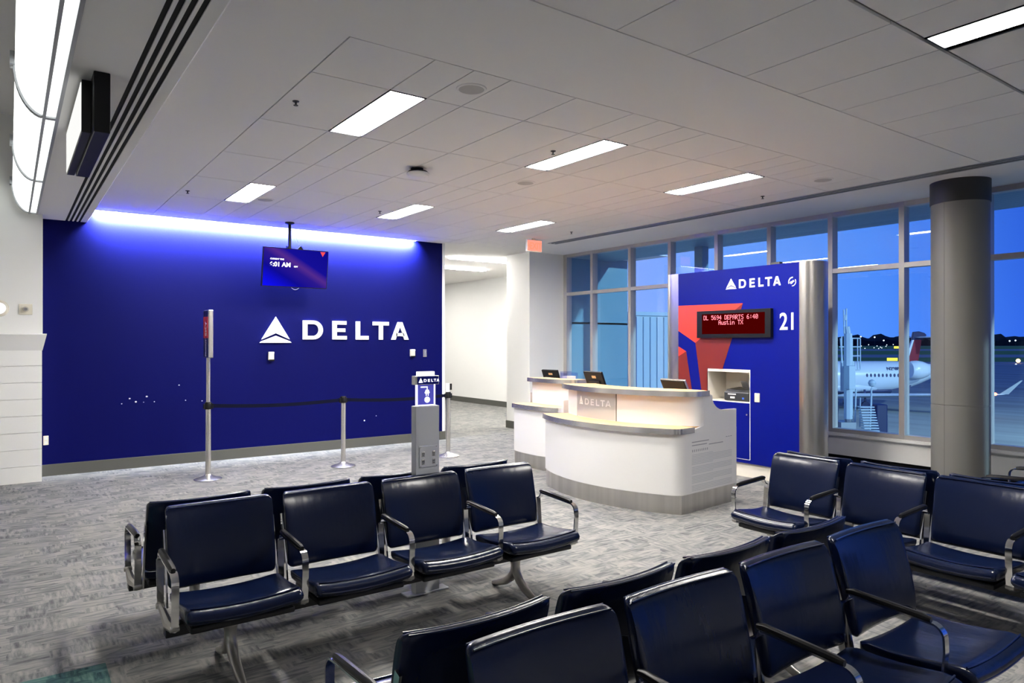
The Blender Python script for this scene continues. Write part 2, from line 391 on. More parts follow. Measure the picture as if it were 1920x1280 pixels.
# grey slot diffuser by the window ceiling
dv = thing('window_slot_diffuser', 'long grey metal slot diffuser in the ceiling in front of the windows', 'air vent', (8.225, 3.4, H))
m_ = MB()
for a, b_ in ((-.098, -.075), (-.014, .014), (.075, .10)): m_.box(a, b_, -6.8, 6.75, -.006, .02)
obj('rail', m_, M_grey, dv, smooth=0)
m_ = MB(); m_.box(-.075, -.014, -6.8, 6.75, .004, .02); m_.box(.014, .075, -6.8, 6.75, .004, .02); obj('blade', m_, M_base, dv, smooth=0)

# window wall: frames, sill, white apron panel, dark recess
mulY = [11.26, 10.46, 9.40, 8.42, 7.41, 6.42, 5.43, 4.45, 3.47, 2.49, 1.51, .53, -.45, -1.43, -2.41, -3.4]
for i in range(len(mulY)-1):
    y1, y0 = mulY[i], mulY[i+1]
    wdw = MB()
    hw = .034
    if i == 0: wdw.box(XW-.05, XW+.09, y1-hw, YB, .5, H)
    wdw.box(XW-.05, XW+.09, y0-hw, y0+hw, .5, H)
    a, b_ = y0+hw, y1-hw
    wdw.box(XW-.045, XW+.085, a, b_, 2.785, 2.85); wdw.box(XW-.045, XW+.085, a, b_, 3.585, H); wdw.box(XW-.045, XW+.085, a, b_, .52, .59)
    o = struct('window_%d' % (i+1), wdw, M_mull, smooth=0)
    gp = MB(); gp.box(XW+.03, XW+.034, a, b_, .59, 2.785); q = bmesh.new()
    for z0, z1 in ((.59, 2.785), (2.85, 3.585)):
        q = bmesh.new(); vs = [q.verts.new(p) for p in ((XW+.03, b_, z0), (XW+.03, a, z0), (XW+.03, a, z1), (XW+.03, b_, z1))]; q.faces.new(vs)
        obj('pane', q, M_glass, o, smooth=0)
    gp.bm.free()
b = MB(); b.box(XW-.09, XW+.1, -3.5, YB, .495, .535); b.box(XW-.03, XW+.1, -3.5, YB, .22, .495); struct('wall_right', b, M_wall, smooth=0)
b = MB(); b.box(XW+.03, XW+.1, -3.5, YB, 0, .22); struct('baseboard_right', b, M_soot, smooth=0)

# round column
b = MB(); b.lathe([(0, 0), (.29, 0), (.29, .1), (.292, .1), (.292, 1.08), (.288, 1.083), (.288, 1.095), (.292, 1.098), (.292, 3.40), (.292, 3.40)], (8.90, 3.52, 0), 64)
o = struct('column', b, M_colm, smooth=40); o['kind'] = 'structure'
b = MB(); b.lathe([(.30, 3.395), (.302, 3.41), (.302, H), (.2, H), (.2, 3.395)], (8.90, 3.52, 0), 64); obj('collar', b, M_colc, o)
b = MB(); a_ = 3.97
a_ = math.radians(170); cx_, cy_ = 8.90+.2925*math.cos(a_), 3.52+.2925*math.sin(a_); b.box(cx_-.001, cx_+.012, cy_-.002, cy_+.002, .02, 3.39, None); obj('seam', b, M_base, o, smooth=0)
o['label'] = 'round grey clad column in front of the windows'

# ================================================================= ceiling lights
def troffer(x0, y0, label, grp='rectangular ceiling lights', L=1.22, W=.305, z=H):
    r = thing('ceiling_light', label, 'ceiling light', (x0+W/2, y0+L/2, z), 0, grp)
    f = MB(); t_ = .012
    for s_ in (-1, 1):
        f.box(s_*(W/2-t_/2)-t_/2, s_*(W/2-t_/2)+t_/2, -L/2, L/2, -.004, .06); f.box(-W/2, W/2, s_*(L/2-t_/2)-t_/2, s_*(L/2-t_/2)+t_/2, -.004, .06)
    obj('frame', f, M_black, r, smooth=0)
    d = MB(); d.box(-W/2+t_, W/2-t_, -L/2+t_, L/2-t_, .012, .03); obj('diffuser', d, M_light, r, smooth=0)
    return r
M_light2 = emis('corridor_diffuser', (1.0, .98, .94), TROFFER*.62)
troffer(2.26, 4.67, 'lit ceiling light nearest on the left, the largest in the tiled field')
troffer(4.395, 4.67, 'lit ceiling light in the middle of the nearer row of three')
troffer(6.53, 4.67, 'lit ceiling light nearest the windows in the nearer row of three')
troffer(2.26, 8.33, 'lit ceiling light left of the hanging screen in the farther row')
troffer(4.395, 8.33, 'lit ceiling light in the middle of the farther row of three')
troffer(6.53, 8.33, 'lit ceiling light in the farther row, just short of the exit sign')
troffer(4.515, .76, 'lit ceiling light cut by the top right corner of the picture')
for x_, y_, lb in ((7.7, 12.85, 'long lit ceiling light in the white corridor, nearer one'), (7.85, 14.65, 'long lit ceiling light in the white corridor, farther one'), (7.7, 18.5, 'added ceiling light out of view deep in the white corridor, there to brighten it')):  # the deepest lamp is unseen, added to light up the corridor
    r = troffer(x_, y_, lb, 'corridor ceiling lights', 1.9, .2, H-.035); kids(r)[-1].data.materials[0] = M_light2; r.rotation_euler = (0, 0, PI/2); r.location = (x_+.95, y_+.1, H-.035)
# wall-wash strip
ws = thing('wall_wash_light', 'long white linear light along the ceiling above the blue wall', 'wall light', (3.45, 11.278, H))
m_ = MB(); m_.box(-2.49, 2.52, -.032, .032, -.009, .012); obj('diffuser', m_, M_wash, ws, smooth=0)
m_ = MB(); m_.box(-2.5, 2.53, -.042, -.033, -.010, .02); m_.box(-2.5, 2.53, .033, .042, .0, .02); obj('housing', m_, M_grey, ws, smooth=0)

# curved cove fixture along the bulkhead
cf = thing('curved_cove_light', 'long glowing curved wall light with metal brackets at the upper left edge', 'wall light', (.24, 6, 3.5))
def cove_pt(t_): # arc from lower right to upper left in (x,z)
    a = t_*PI/2; return (.202-.172*math.sin(a)**1.15, 3.47+.35*(1-math.cos(a)) + .0*t_)
cut = [10.86, 8.68, 6.2, 3.75, 1.3, -1.1, -3.4]
for k in range(len(cut)-1):
    y1, y0 = cut[k]-.02, cut[k+1]+.02
    m_ = MB(); pts = [cove_pt(i/10) for i in range(11)]
    m_.loft([[(x-.24, y-6, z-3.5) for x, z in pts] + [(x-.24+.01, y-6, z-3.5+.012) for x, z in pts[::-1]] for y in (y0, y1)]); obj('curved_diffuser', m_, M_cove, cf)
    m_ = MB()
    for q in range(4):
        l = (y1-y0)/4; m_.box(.217-.24, .275-.24, y0+q*l+.006-6, y0+(q+1)*l-.006-6, -.032, -.01)
    obj('strip_diffuser', m_, M_cove, cf, smooth=0)
m_ = MB(); m_.box(.276-.24, .298-.24, -9.5, 4.9, -.05, .0); m_.box(.196-.24, .216-.24, -9.5, 4.9, -.048, -.005); obj('rail', m_, M_grey, cf, smooth=0)
for y in cut[:-1]:
    m_ = MB(); pts = [cove_pt(i/10) for i in range(11)]
    m_.loft([[(x-.24-.012, yy-6, z-3.5-.010) for x, z in pts] + [(x-.24+.02, yy-6, z-3.5+.02) for x, z in pts[::-1]] for yy in (y-.032, y+.032)])
    m_.box(.20-.24, .288-.24, y-.03-6, y+.03-6, -.045, -.012); x, z = cove_pt(1); m_.box(x-.24-.03, x-.24+.02, y-6-.06, y-6+.06, z-3.5-.02, z-3.5+.07)
    obj('bracket', m_, M_grey, cf, smooth=0)
m_ = MB(); m_.box(.03-.24, .05, -9.5, 4.9, .33, .40); m_.box(.02, .05, -9.5, 4.9, -.02, .36); obj('back_pan', m_, M_gyp, cf, smooth=0)

# black gate sign under the bulkhead
gs = thing('overhead_sign', 'black box sign with a white lit face under the bulkhead at left', 'sign', (.44, 5.7, 3.47))
m_ = MB(); m_.box(-.022, .068, -.73, .70, -.374, 0); obj('housing', m_, M_black, gs, smooth=0, bev=.006)
m_ = MB(); m_.box(-.075, -.022, -.58, .80, -.35, -.02); obj('face_box', m_, M_black, gs, smooth=0, bev=.004)
m_ = MB(); m_.box(-.079, -.074, -.565, .785, -.335, -.035); obj('lit_face', m_, M_face, gs, smooth=0)

# ================================================================= small ceiling devices
def speaker(x, y, label):
    m_ = MB(); m_.lathe([(0, H-.012), (.08, H-.012), (.098, H-.008), (.105, H), (0, H)], (0, 0, -H), 36)
    r = thing('ceiling_speaker', label, 'speaker', (x, y, H), 0, 'round ceiling speakers'); obj('grille', m_, M_seam, r)
    m_ = MB(); m_.lathe([(.098, -.009), (.108, -.006), (.112, 0), (.098, 0)], (0, 0, 0), 36); obj('rim', m_, M_ceil, r)
speaker(2.73, 4.30, 'round ceiling speaker nearest, right of the largest ceiling light')
speaker(4.84, 6.46, 'round ceiling speaker near the middle of the tiled ceiling')
speaker(2.68, 9.18, 'round ceiling speaker close to the far left ceiling light')
speaker(7.49, 4.37, 'round ceiling speaker nearest the window slot diffuser')
for x, y, lb in ((1.78, 5.31, 'sprinkler head left of the largest ceiling light'), (4.26, 5.24, 'sprinkler head beside the middle near ceiling light'), (1.76, 9.21, 'sprinkler head on the far left of the tiled ceiling'), (4.23, 9.06, 'sprinkler head beside the middle far ceiling light'), (7.72, 5.31, 'sprinkler head beside the window slot diffuser, nearer one'), (7.62, 8.89, 'sprinkler head beside the window slot diffuser, by the exit sign')):
    r = thing('sprinkler_head', lb, 'sprinkler', (x, y, H), 0, 'ceiling sprinklers')
    m_ = MB(); m_.lathe([(0, 0), (.026, 0), (.024, -.005), (.008, -.008), (.006, -.03), (0, -.03)], (0, 0, 0), 16); obj('escutcheon', m_, M_colc, r)
    m_ = MB(); m_.lathe([(0, -.030), (.018, -.031), (.018, -.034), (0, -.035)], (0, 0, 0), 16); obj('deflector', m_, M_colc, r)
ap = thing('ceiling_access_point', 'white disc on a black mount under the middle of the ceiling', 'wireless device', (3.52, 6.60, H))
m_ = MB(); m_.lathe([(0, 0), (.055, 0), (.055, -.03), (.10, -.034), (.116, -.05), (0, -.05)], (0, 0, 0), 36); m_.box(-.075, .02, -.02, .02, -.03, 0); obj('mount', m_, M_soot, ap)
m_ = MB(); m_.lathe([(0, -.05), (.114, -.05), (.118, -.066), (.105, -.082), (.07, -.092), (0, -.095)], (0, 0, 0), 36); obj('cover', m_, M_white, ap)

# exit sign
es = thing('exit_sign', 'red glowing exit sign hanging from the ceiling by the pier', 'sign', (7.56, 9.85, H))
m_ = MB(); m_.box(-.16, .17, -.025, .025, -.235, -.025); m_.box(-.03, .03, -.02, .02, -.025, 0); obj('housing', m_, M_ivory, es, smooth=0, bev=.004)
m_ = MB(); m_.box(-.150, .16, -.028, -.0245, -.225, -.035); obj('face', m_, M_exitb, es, smooth=0)
text_obj('lettering', 'EXIT', .165, M_exit, es, (-.112, -.0285, -.19), (PI/2, 0, 0), .001, bold=.004, sx=.80)
m_ = MB(); m_.prism([(-.147, -.13), (-.118, -.105), (-.118, -.155)], lambda a, b_, d: (a, d, b_), -.031, -.0285); obj('arrow', m_, M_exit, es, smooth=0)

# ================================================================= blue wall items
wl = thing('wall_logo', 'large raised white airline lettering with triangle emblem on the blue wall', 'sign', (3.22, YB, 1.80))
f = lambda a, b_, d: (a, -d, b_)
m_ = MB(); triangle(m_, f, .004, .034, .50, .415); obj('emblem', m_, M_letter, wl, smooth=0)
wordmark(wl, f, .312, .69, .055, .004, .034, M_letter)
cm = MB(); rr = random.Random(2)
for u_, z_ in ((1.62, 1.02), (1.30, .93), (1.40, 1.0), (1.58, .94), (1.72, .94), (2.14, .94), (2.05, 1.17), (2.47, 1.16), (1.48, .95), (2.37, .92), (5.0, .45), (5.22, .52)):
    r_ = .006+.006*rr.random(); cm.prism([(u_+r_*math.cos(a)*(1+.4*rr.random()), z_+r_*math.sin(a)) for a in [2*PI*k/6 for k in range(6)]], lambda a, b_, d: (a, YB-d, b_), 0, .0012)
obj('paint_chips', cm, M_wall, bpy.data.objects['wall_far'], smooth=0)
# hanging screen
tv = thing('hanging_screen', 'flat screen showing 6:01 AM hung on a black pole from the ceiling', 'screen', (3.50, 10.72, H))
m_ = MB(); m_.tube([(0, 0, 0), (0, 0, -.40)], .024, 14); m_.lathe([(0, 0), (.07, 0), (.07, -.02), (.03, -.035), (0, -.035)], (0, 0, 0), 20); obj('pole', m_, M_black, tv)
Rt = Matrix.Translation((.10, -.02, -.40)) @ Matrix.Rotation(math.radians(9), 4, 'X')
m_ = MB(); m_.box(-.51, .51, -.02, .025, -.60, .0, Rt); scr = obj('bezel', m_, M_black, tv, smooth=0, bev=.003)
m_ = MB(); m_.box(-.12, .12, .025, .07, -.42, -.15, Rt); m_.box(-.13, -.07, .02, .10, -.25, .03, Rt); m_.prism([(.02, 0), (.11, 0), (.065, .05)], lambda a, b_, d: Rt @ Vector((a, d, b_)), .0, .02); obj('wall_mount', m_, M_black, tv, smooth=0)
# screen picture: deep blue with a soft violet diagonal
ms = bpy.data.materials.new('screen_picture'); ms.use_nodes = True; t_ = ms.node_tree; t_.nodes.clear(); N = t_.nodes.new
tcn = N('ShaderNodeTexCoord'); sp_ = N('ShaderNodeSeparateXYZ'); t_.links.new(tcn.outputs['Generated'], sp_.inputs[0])
ma = N('ShaderNodeMath'); ma.operation = 'ADD'; t_.links.new(sp_.outputs['X'], ma.inputs[0]); t_.links.new(sp_.outputs['Z'], ma.inputs[1])
rp = N('ShaderNodeValToRGB'); t_.links.new(ma.outputs[0], rp.inputs[0]); el = rp.color_ramp.elements
ma2 = N('ShaderNodeMath'); ma2.operation = 'MULTIPLY'; ma2.inputs[1].default_value = .5; t_.links.new(ma.outputs[0], ma2.inputs[0]); t_.links.new(ma2.outputs[0], rp.inputs[0])
el[0].position = .05; el[0].color = (.004, .004, .75, 1); el[1].position = .95; el[1].color = (.004, .003, .22, 1)
for p_, c_ in ((.30, (.004, .003, .24)), (.47, (.02, .008, .22)), (.56, (.07, .02, .22)), (.66, (.006, .004, .25))): x_ = el.new(p_); x_.color = (*c_, 1)
e_ = N('ShaderNodeEmission'); e_.inputs[1].default_value = .25; o_ = N('ShaderNodeOutputMaterial'); t_.links.new(rp.outputs[0], e_.inputs[0]); t_.links.new(e_.outputs[0], o_.inputs[0])
m_ = MB(); m_.box(-.498, .498, -.0225, -.02, -.588, -.012, Rt); obj('display', m_, ms, tv, smooth=0)
def on_tv(name, s, size, m, x, z, bold=0):
    p = Rt @ Vector((x, -.0235, z)); text_obj(name, s, size, m, tv, p, (PI/2+math.radians(9), 0, 0), .0004, bold=bold)
on_tv('clock_text', '6:01 AM', .093, M_scr_t, -.405, -.285, .003); on_tv('caption_text', 'CURRENT TIME', .030, M_scr_t, -.40, -.185, .0012); on_tv('zone_text', 'CDT', .030, M_scr_t, -.035, -.285, .001)
m_ = MB(); m_.prism([(.37, -.02), (.455, -.02), (.412, -.095)], lambda a, b_, d: Rt @ Vector((a, -d, b_)), .0228, .0240); obj('emblem', m_, M_scr_r, tv, smooth=0)
m_ = MB(); m_.tube([Rt @ Vector((-.05+.01*k, 0, -.60-.028*math.sin(PI*k/12)-.004)) for k in range(13)], .003, 6); obj('cable', m_, M_white, tv)
m_ = MB(); m_.tube([(.03, 0, -.02), (.05, -.005, -.12), (.14, -.01, -.33)], .0022, 6); obj('signal_cable', m_, M_grey, tv)

def wall_box(x0, x1, z0, z1, d, m, name, label, cat, parts):
    r = thing(name, label, cat, ((x0+x1)/2, YB, (z0+z1)/2)); wv, hv = (x1-x0)/2, (z1-z0)/2
    mm = MB(); mm.box(-wv, wv, -d, 0, -hv, hv); obj('cover', mm, m, r, smooth=0, bev=.004)
    for nm, (a, b_, c_, e_2), dd, m2 in parts:
        mm = MB(); mm.box(a*wv, b_*wv, -d-dd, -d+.002, c_*hv, e_2*hv); obj(nm, mm, m2, r, smooth=0, bev=.001)
wall_box(3.355, 3.435, 1.525, 1.655, .05, M_ivory, 'wall_dispenser', 'small white box on the blue wall under the triangle emblem', 'wall fitting', [('lid', (-1, 1, .55, .95), .006, M_white), ('base_plate', (-1.1, 1.1, -1.25, -.85), .01, M_black)])
wall_box(5.875, 5.96, 1.555, 1.68, .05, M_ivory, 'wall_dispenser', 'small white box on the blue wall right of the lettering', 'wall fitting', [('lid', (-1, 1, .55, .95), .006, M_white), ('base_plate', (-1.1, 1.1, -1.25, -.85), .01, M_black)])
wall_box(6.145, 6.22, 1.54, 1.68, .008, M_silver, 'switch_plate', 'flat steel plate on the blue wall near its right edge', 'switch', [('rocker', (-.2, .3, -.6, .6), .004, M_grey)])
wall_box(.372, .432, .42, .545, .01, M_ivory, 'wall_outlet', 'ivory socket on the blue wall beside the white pilaster', 'socket', [('socket', (-.5, .5, .15, .75), .003, M_white), ('socket', (-.5, .5, -.75, -.15), .003, M_white)])
r = thing('thermostat', 'square thermostat on the white pilaster at left', 'thermostat', (.17, 10.95, 2.23))
m_ = MB(); m_.box(-.072, .072, -.012, 0, -.068, .068); obj('plate', m_, M_ivory, r, smooth=0, bev=.004)
m_ = MB(); m_.lathe([(0, -.05), (.02, -.05), (.034, -.03), (.034, -.01), (0, -.01)], (0, 0, 0), 24, 'y'); obj('dial', m_, M_chrome, r)
r = thing('wall_sconce', 'round glowing wall light cut by the left edge of the picture', 'wall light', (-.105, 10.95, 2.235))
m_ = MB(); m_.lathe([(.075, -.03), (.10, -.022), (.105, 0), (.07, 0)], (0, 0, 0), 32, 'y'); obj('ring', m_, M_ivory, r)
m_ = MB(); m_.lathe([(0, -.045), (.04, -.042), (.075, -.028), (.078, 0), (0, 0)], (0, 0, 0), 32, 'y'); obj('lens', m_, M_litw, r)

# ================================================================= stanchions
def stanchion(x, y, label, tall=False):
    r = thing('stanchion', label, 'barrier post', (x, y, 0), 0, 'silver barrier posts')
    m_ = MB(); m_.lathe([(0, 0), (.172, 0), (.178, .008), (.165, .016), (.10, .034), (.045, .056), (.034, .075), (0, .075)], (0, 0, 0), 40); obj('base', m_, M_silver, r)
    m_ = MB(); m_.lathe([(0, .06), (.034, .06), (.034, .93), (0, .93)], (0, 0, 0), 24); obj('post', m_, M_silver, r)
    m_ = MB(); m_.lathe([(0, .925), (.046, .925), (.046, 1.0), (.036, 1.02), (0, 1.02)], (0, 0, 0), 20); m_.box(-.06, .06, -.018, .018, .93, .995); obj('belt_head', m_, M_black, r)
    return r
s1 = stanchion(2.13, 9.82, 'silver barrier post carrying the tall upright sign, leftmost')
m_ = MB(); m_.lathe([(0, 1.02), (.026, 1.02), (.026, 1.62), (0, 1.62)], (0, 0, 0), 20); obj('extension_pole', m_, M_silver, s1)
m_ = MB(); m_.box(-.028, .034, -.14, .14, 1.60, 2.23); obj('sign_frame', m_, M_silver, s1, smooth=0, bev=.012)
m_ = MB(); m_.box(-.032, -.0275, -.128, .128, 1.612, 2.218); sf = obj('sign_face', m_, M_navy, s1, smooth=0)
m_ = MB(); m_.box(-.0345, -.0315, -.128, .128, 1.86, 2.14); obj('red_band', m_, M_red, sf, smooth=0)
text_obj('band_lettering', 'SKY', .115, M_letter, sf, (-.0352, -.06, 1.885), (PI/2, -PI/2, -PI/2), .0006, bold=.003)
text_obj('lettering', 'PRIORITY', .062, M_letter, sf, (-.0328, -.03, 1.62), (PI/2, -PI/2, -PI/2), .0006, bold=.002)
s2 = stanchion(3.955, 9.71, 'silver barrier post between the tall sign post and the kiosk')
s3 = stanchion(5.66, 9.60, 'silver barrier post right of the kiosk, topped by a small white sign')
m_ = MB(); m_.box(-.05, .02, -.015, .015, 1.02, 1.16); obj('small_sign', m_, M_white, s3, smooth=0, bev=.004)
m_ = MB(); m_.box(.02, .06, -.014, .014, 1.05, 1.15); obj('sign_clip', m_, M_black, s3, smooth=0)
for (xa, ya), (xb, yb), lb in (((2.19, 9.82), (3.895, 9.71), 'dark belt stretched between the tall sign post and the next post'), ((4.015, 9.71), (5.60, 9.60), 'dark belt stretched behind the kiosk to the last post')):
    m_ = MB(); n = 16; ra, rb = [], []
    rings = []
    for k in range(n+1):
        u = k/n; x_ = xa+(xb-xa)*u; y_ = ya+(yb-ya)*u; z_ = .965-.03*math.sin(PI*u)
        rings.append([(x_, y_-.0015, z_-.024), (x_, y_+.0015, z_-.024), (x_, y_+.0015, z_+.024), (x_, y_-.0015, z_+.024)])
    m_.loft(rings); tag(obj('barrier_belt', m_, M_belt), lb, 'barrier belt', 'belts between the barrier posts')

# ================================================================= charging kiosk
kx, ky = 2.447, 4.475
ks = thing('charging_kiosk', 'grey charging post with a lit blue plug sign rising between the seats', 'charging post', (kx, ky, 0))
m_ = MB(); m_.box(-.096, .096, -.035, .035, 0, 1.345); obj('post', m_, M_kiosk, ks, smooth=0, bev=.004)
m_ = MB(); m_.box(-.17, .17, -.05, .05, 0, .012); obj('foot_plate', m_, M_kiosk, ks, smooth=0, bev=.003)
m_ = MB(); m_.box(-.070, .076, -.041, -.034, .905, 1.06); pl_ = obj('outlet_plate', m_, M_kiosk, ks, smooth=0, bev=.003)
for sx in (-.040, .046):
    for sz in (.945, 1.0):
        m_ = MB(); m_.box(sx-.013, sx+.013, -.0425, -.040, sz-.018, sz+.018); s_o = obj('socket', m_, M_silver, pl_, smooth=0, bev=.001)
        m_ = MB()
        for q in (-.005, .005): m_.box(sx+q-.0015, sx+q+.0015, -.0432, -.0424, sz-.002, sz+.010)
        m_.box(sx-.003, sx+.003, -.0432, -.0424, sz-.013, sz-.007); obj('socket_slots', m_, M_black, ks, smooth=0)
for sx in (-.063, .069):
    for sz in (.915, 1.05):
        m_ = MB(); m_.lathe([(0, -.0455), (.005, -.044), (.005, -.04), (0, -.04)], (sx, 0, sz), 10, 'y'); obj('screw', m_, M_chrome, ks)
m_ = MB(); m_.box(-.066, .066, -.006, .006, 1.35, 1.50); obj('acrylic_panel', m_, mat('blue_lit_acrylic', (.05, .05, .35), .2, emit=(.10, .10, .60), es=.10), ks, smooth=0)
m_ = MB(); m_.box(-.078, -.066, -.007, .007, 1.345, 1.505); m_.box(.066, .078, -.007, .007, 1.345, 1.505); m_.box(-.066, .066, -.007, .007, 1.345, 1.353); obj('lit_edge', m_, M_edge, ks, smooth=0)
f = lambda a, b_, d: (a, -d, b_)
m_ = MB()
m_.prism([(-.042, 1.476), (.008, 1.476), (.008, 1.452), (.014, 1.452), (.014, 1.484), (-.042, 1.484)], f, .006, .009)
m_.prism([(-.004, 1.432), (-.010, 1.438), (.000, 1.460), (.022, 1.460), (.031, 1.438), (.024, 1.432)], f, .006, .009)
m_.prism([(.000, 1.432), (.000, 1.416), (.006, 1.416), (.006, 1.432)], f, .006, .009); m_.prism([(.016, 1.432), (.016, 1.416), (.022, 1.416), (.022, 1.432)], f, .006, .009)
m_.prism(arc(.011, 1.388, .022, .022, 0, 2*PI, 20)[:-1], f, .006, .009); obj('plug_symbol', m_, M_litw, ks, smooth=0)
m_ = MB(); m_.box(-.097, .097, -.028, .028, 1.498, 1.562); hd = obj('header', m_, M_silver, ks, smooth=0, bev=.002)
m_ = MB(); m_.box(-.080, .090, -.0315, -.0275, 1.502, 1.558); obj('header_face', m_, M_pblue, hd, smooth=0)
m_ = MB(); f2 = lambda a, b_, d: (a, -d, b_)
triangle(m_, lambda a, b_, d: f2(a-.073, b_+1.513, d), .0315, .0335, .036, .033); obj('emblem', m_, M_litw, hd, smooth=0)
wordmark(hd, f2, .0205, -.030, 1.518, .0315, .0335, M_litw)
m_ = MB(); m_.box(-.065, .065, -.022, .022, 1.562, 1.592); obj('lamp_cap', m_, M_litw, ks, smooth=0, bev=.003)

# ================================================================= service counters
def circ(a, b_, c_):
    d = 2*(a.x*(b_.y-c_.y)+b_.x*(c_.y-a.y)+c_.x*(a.y-b_.y))
    ux = (a.length_squared*(b_.y-c_.y)+b_.length_squared*(c_.y-a.y)+c_.length_squared*(a.y-b_.y))/d
    uy = (a.length_squared*(c_.x-b_.x)+b_.length_squared*(a.x-c_.x)+c_.length_squared*(b_.x-a.x))/d
    return Vector((ux, uy))
def plan(a0, a1, am, ed):      # plan of one counter: front arc through three points, direction of the right-hand end face
    global A0, A1, CC, RC, th0, th1, ED, INS
    A0, A1 = Vector(a0), Vector(a1); CC = circ(A0, A1, Vector(am)); RC = (A0-CC).length
    th0 = math.atan2(*(A0-CC).yx) % (2*PI); th1 = math.atan2(*(A1-CC).yx) % (2*PI); ED = Vector(ed).normalized(); INS = (A0+A1)/2+Vector((.6, 0))
TD = .66
plan((5.57, 7.01), (5.69, 4.89), (5.335, 5.90), (1, .1))
def front(off, n=28, t0=0, t1=1):          # points along the front, inset by off
    return [CC+(RC-off)*Vector((math.cos(th0+(th1-th0)*(t0+(t1-t0)*k/n)), math.sin(th0+(th1-th0)*(t0+(t1-t0)*k/n)))) for k in range(n+1)]
def endpt(s, inset=0): return A1+ED*s+Vector((-ED.y, ED.x))*inset
def rounded_outline(off, send, r, inset=0, inset0=.02):   # from the left end along the front, round the right corner, along the end face
    F = front(off); q = endpt(0, inset)
    # corner: intersection of front arc with end line
    best = min(range(len(F)), key=lambda k: abs((F[k]-q).dot(Vector((-ED.y, ED.x)))))
    # extend or trim the arc to the end line
    n = Vector((-ED.y, ED.x)); F = [p for p in F if (p-q).dot(n) > r*.9]
    tdir = (F[-1]-F[-2]).normalized(); d = (F[-1]-q).dot(n); k = -d/tdir.dot(n); corner = F[-1]+tdir*k
    a = corner-tdir*r; b_ = corner+ED*r; F = [p for p in F if (p-a).dot(tdir) < -.01]
    cv = [(1-u)**2*a+2*u*(1-u)*corner+u*u*b_ for u in [i/8 for i in range(9)]]
    e_ = endpt(send, inset)
    return F+cv+[e_]
def slab(outline, depth_pts, z0, z1):
    m_ = MB(); poly = outline+depth_pts; m_.prism([(p.x, p.y) for p in poly], lambda a, b_, d: (a, b_, d), z0, z1); return m_
def band(outline, z0, z1, th, closed=False):
    m_ = MB(); n = len(outline); rings = []
    for i, p in enumerate(outline):
        t_ = (outline[min(i+1, n-1)]-outline[max(i-1, 0)]).normalized(); nn = Vector((t_.y, -t_.x))
        # outward = away from desk interior
        if nn.dot(INS-p) > 0: nn = -nn
        q = p+nn*th; rings.append([(p.x, p.y, z0), (q.x, q.y, z0), (q.x, q.y, z1), (p.x, p.y, z1)])
    return m_.loft(rings)
def shift(pts, o): return [p-o for p in pts]
def counter(label, glass=True):
    org = A1.copy(); r = thing('service_counter', label, 'counter', (org.x, org.y, 0), 0, 'curved white service counters')
    def add(name, mb, m, par=r, **k):
        for v in mb.bm.verts: v.co.x -= org.x; v.co.y -= org.y
        return obj(name, mb, m, par, **k)
    BL = A0+Vector((.93, .12))
    kick = rounded_outline(.012, 1.05, .004); add('kick_plate', slab(kick, [BL+Vector((-.05, 0))], 0, .197), M_steel, smooth=25)
    low = rounded_outline(0, 1.08, .13); lowb = slab(low, [endpt(1.08, .03), endpt(.40, .03), endpt(.40, .3)]+front(.34, 20, .98, .03)[0:], .197, .841)
    add('front_panel', lowb, M_white, smooth=25)
    m_ = MB(); q0, q1 = A0+Vector((.30, .03)), BL; nn = Vector((.12, -.93)).normalized()*.03
    m_.prism([(q0.x, q0.y), (q1.x, q1.y), (q1.x+nn.x, q1.y+nn.y), (q0.x+nn.x, q0.y+nn.y)], lambda a, b_, d: (a, b_, d), .0, 1.045); add('left_side_panel', m_, M_white, smooth=0)
    led = rounded_outline(-.032, .24, .07, -.004); add('ledge', slab(led, [endpt(.24, .05)]+front(.32, 20, .95, 0), .842, .898), M_wood, smooth=25)
    add('ledge_edge', band(led, .840, .900, .005), M_rim, smooth=30)
    ris = rounded_outline(.30, .60, .10, .004); rb = slab(ris, [endpt(.60, .03), endpt(.42, .03)]+front(.33, 20, .93, 0), .898, 1.221); rs = add('riser', rb, M_white, smooth=25)
    if glass: glassy(add, rs)
    top_block(add)
    return r_end(add, r, BL)
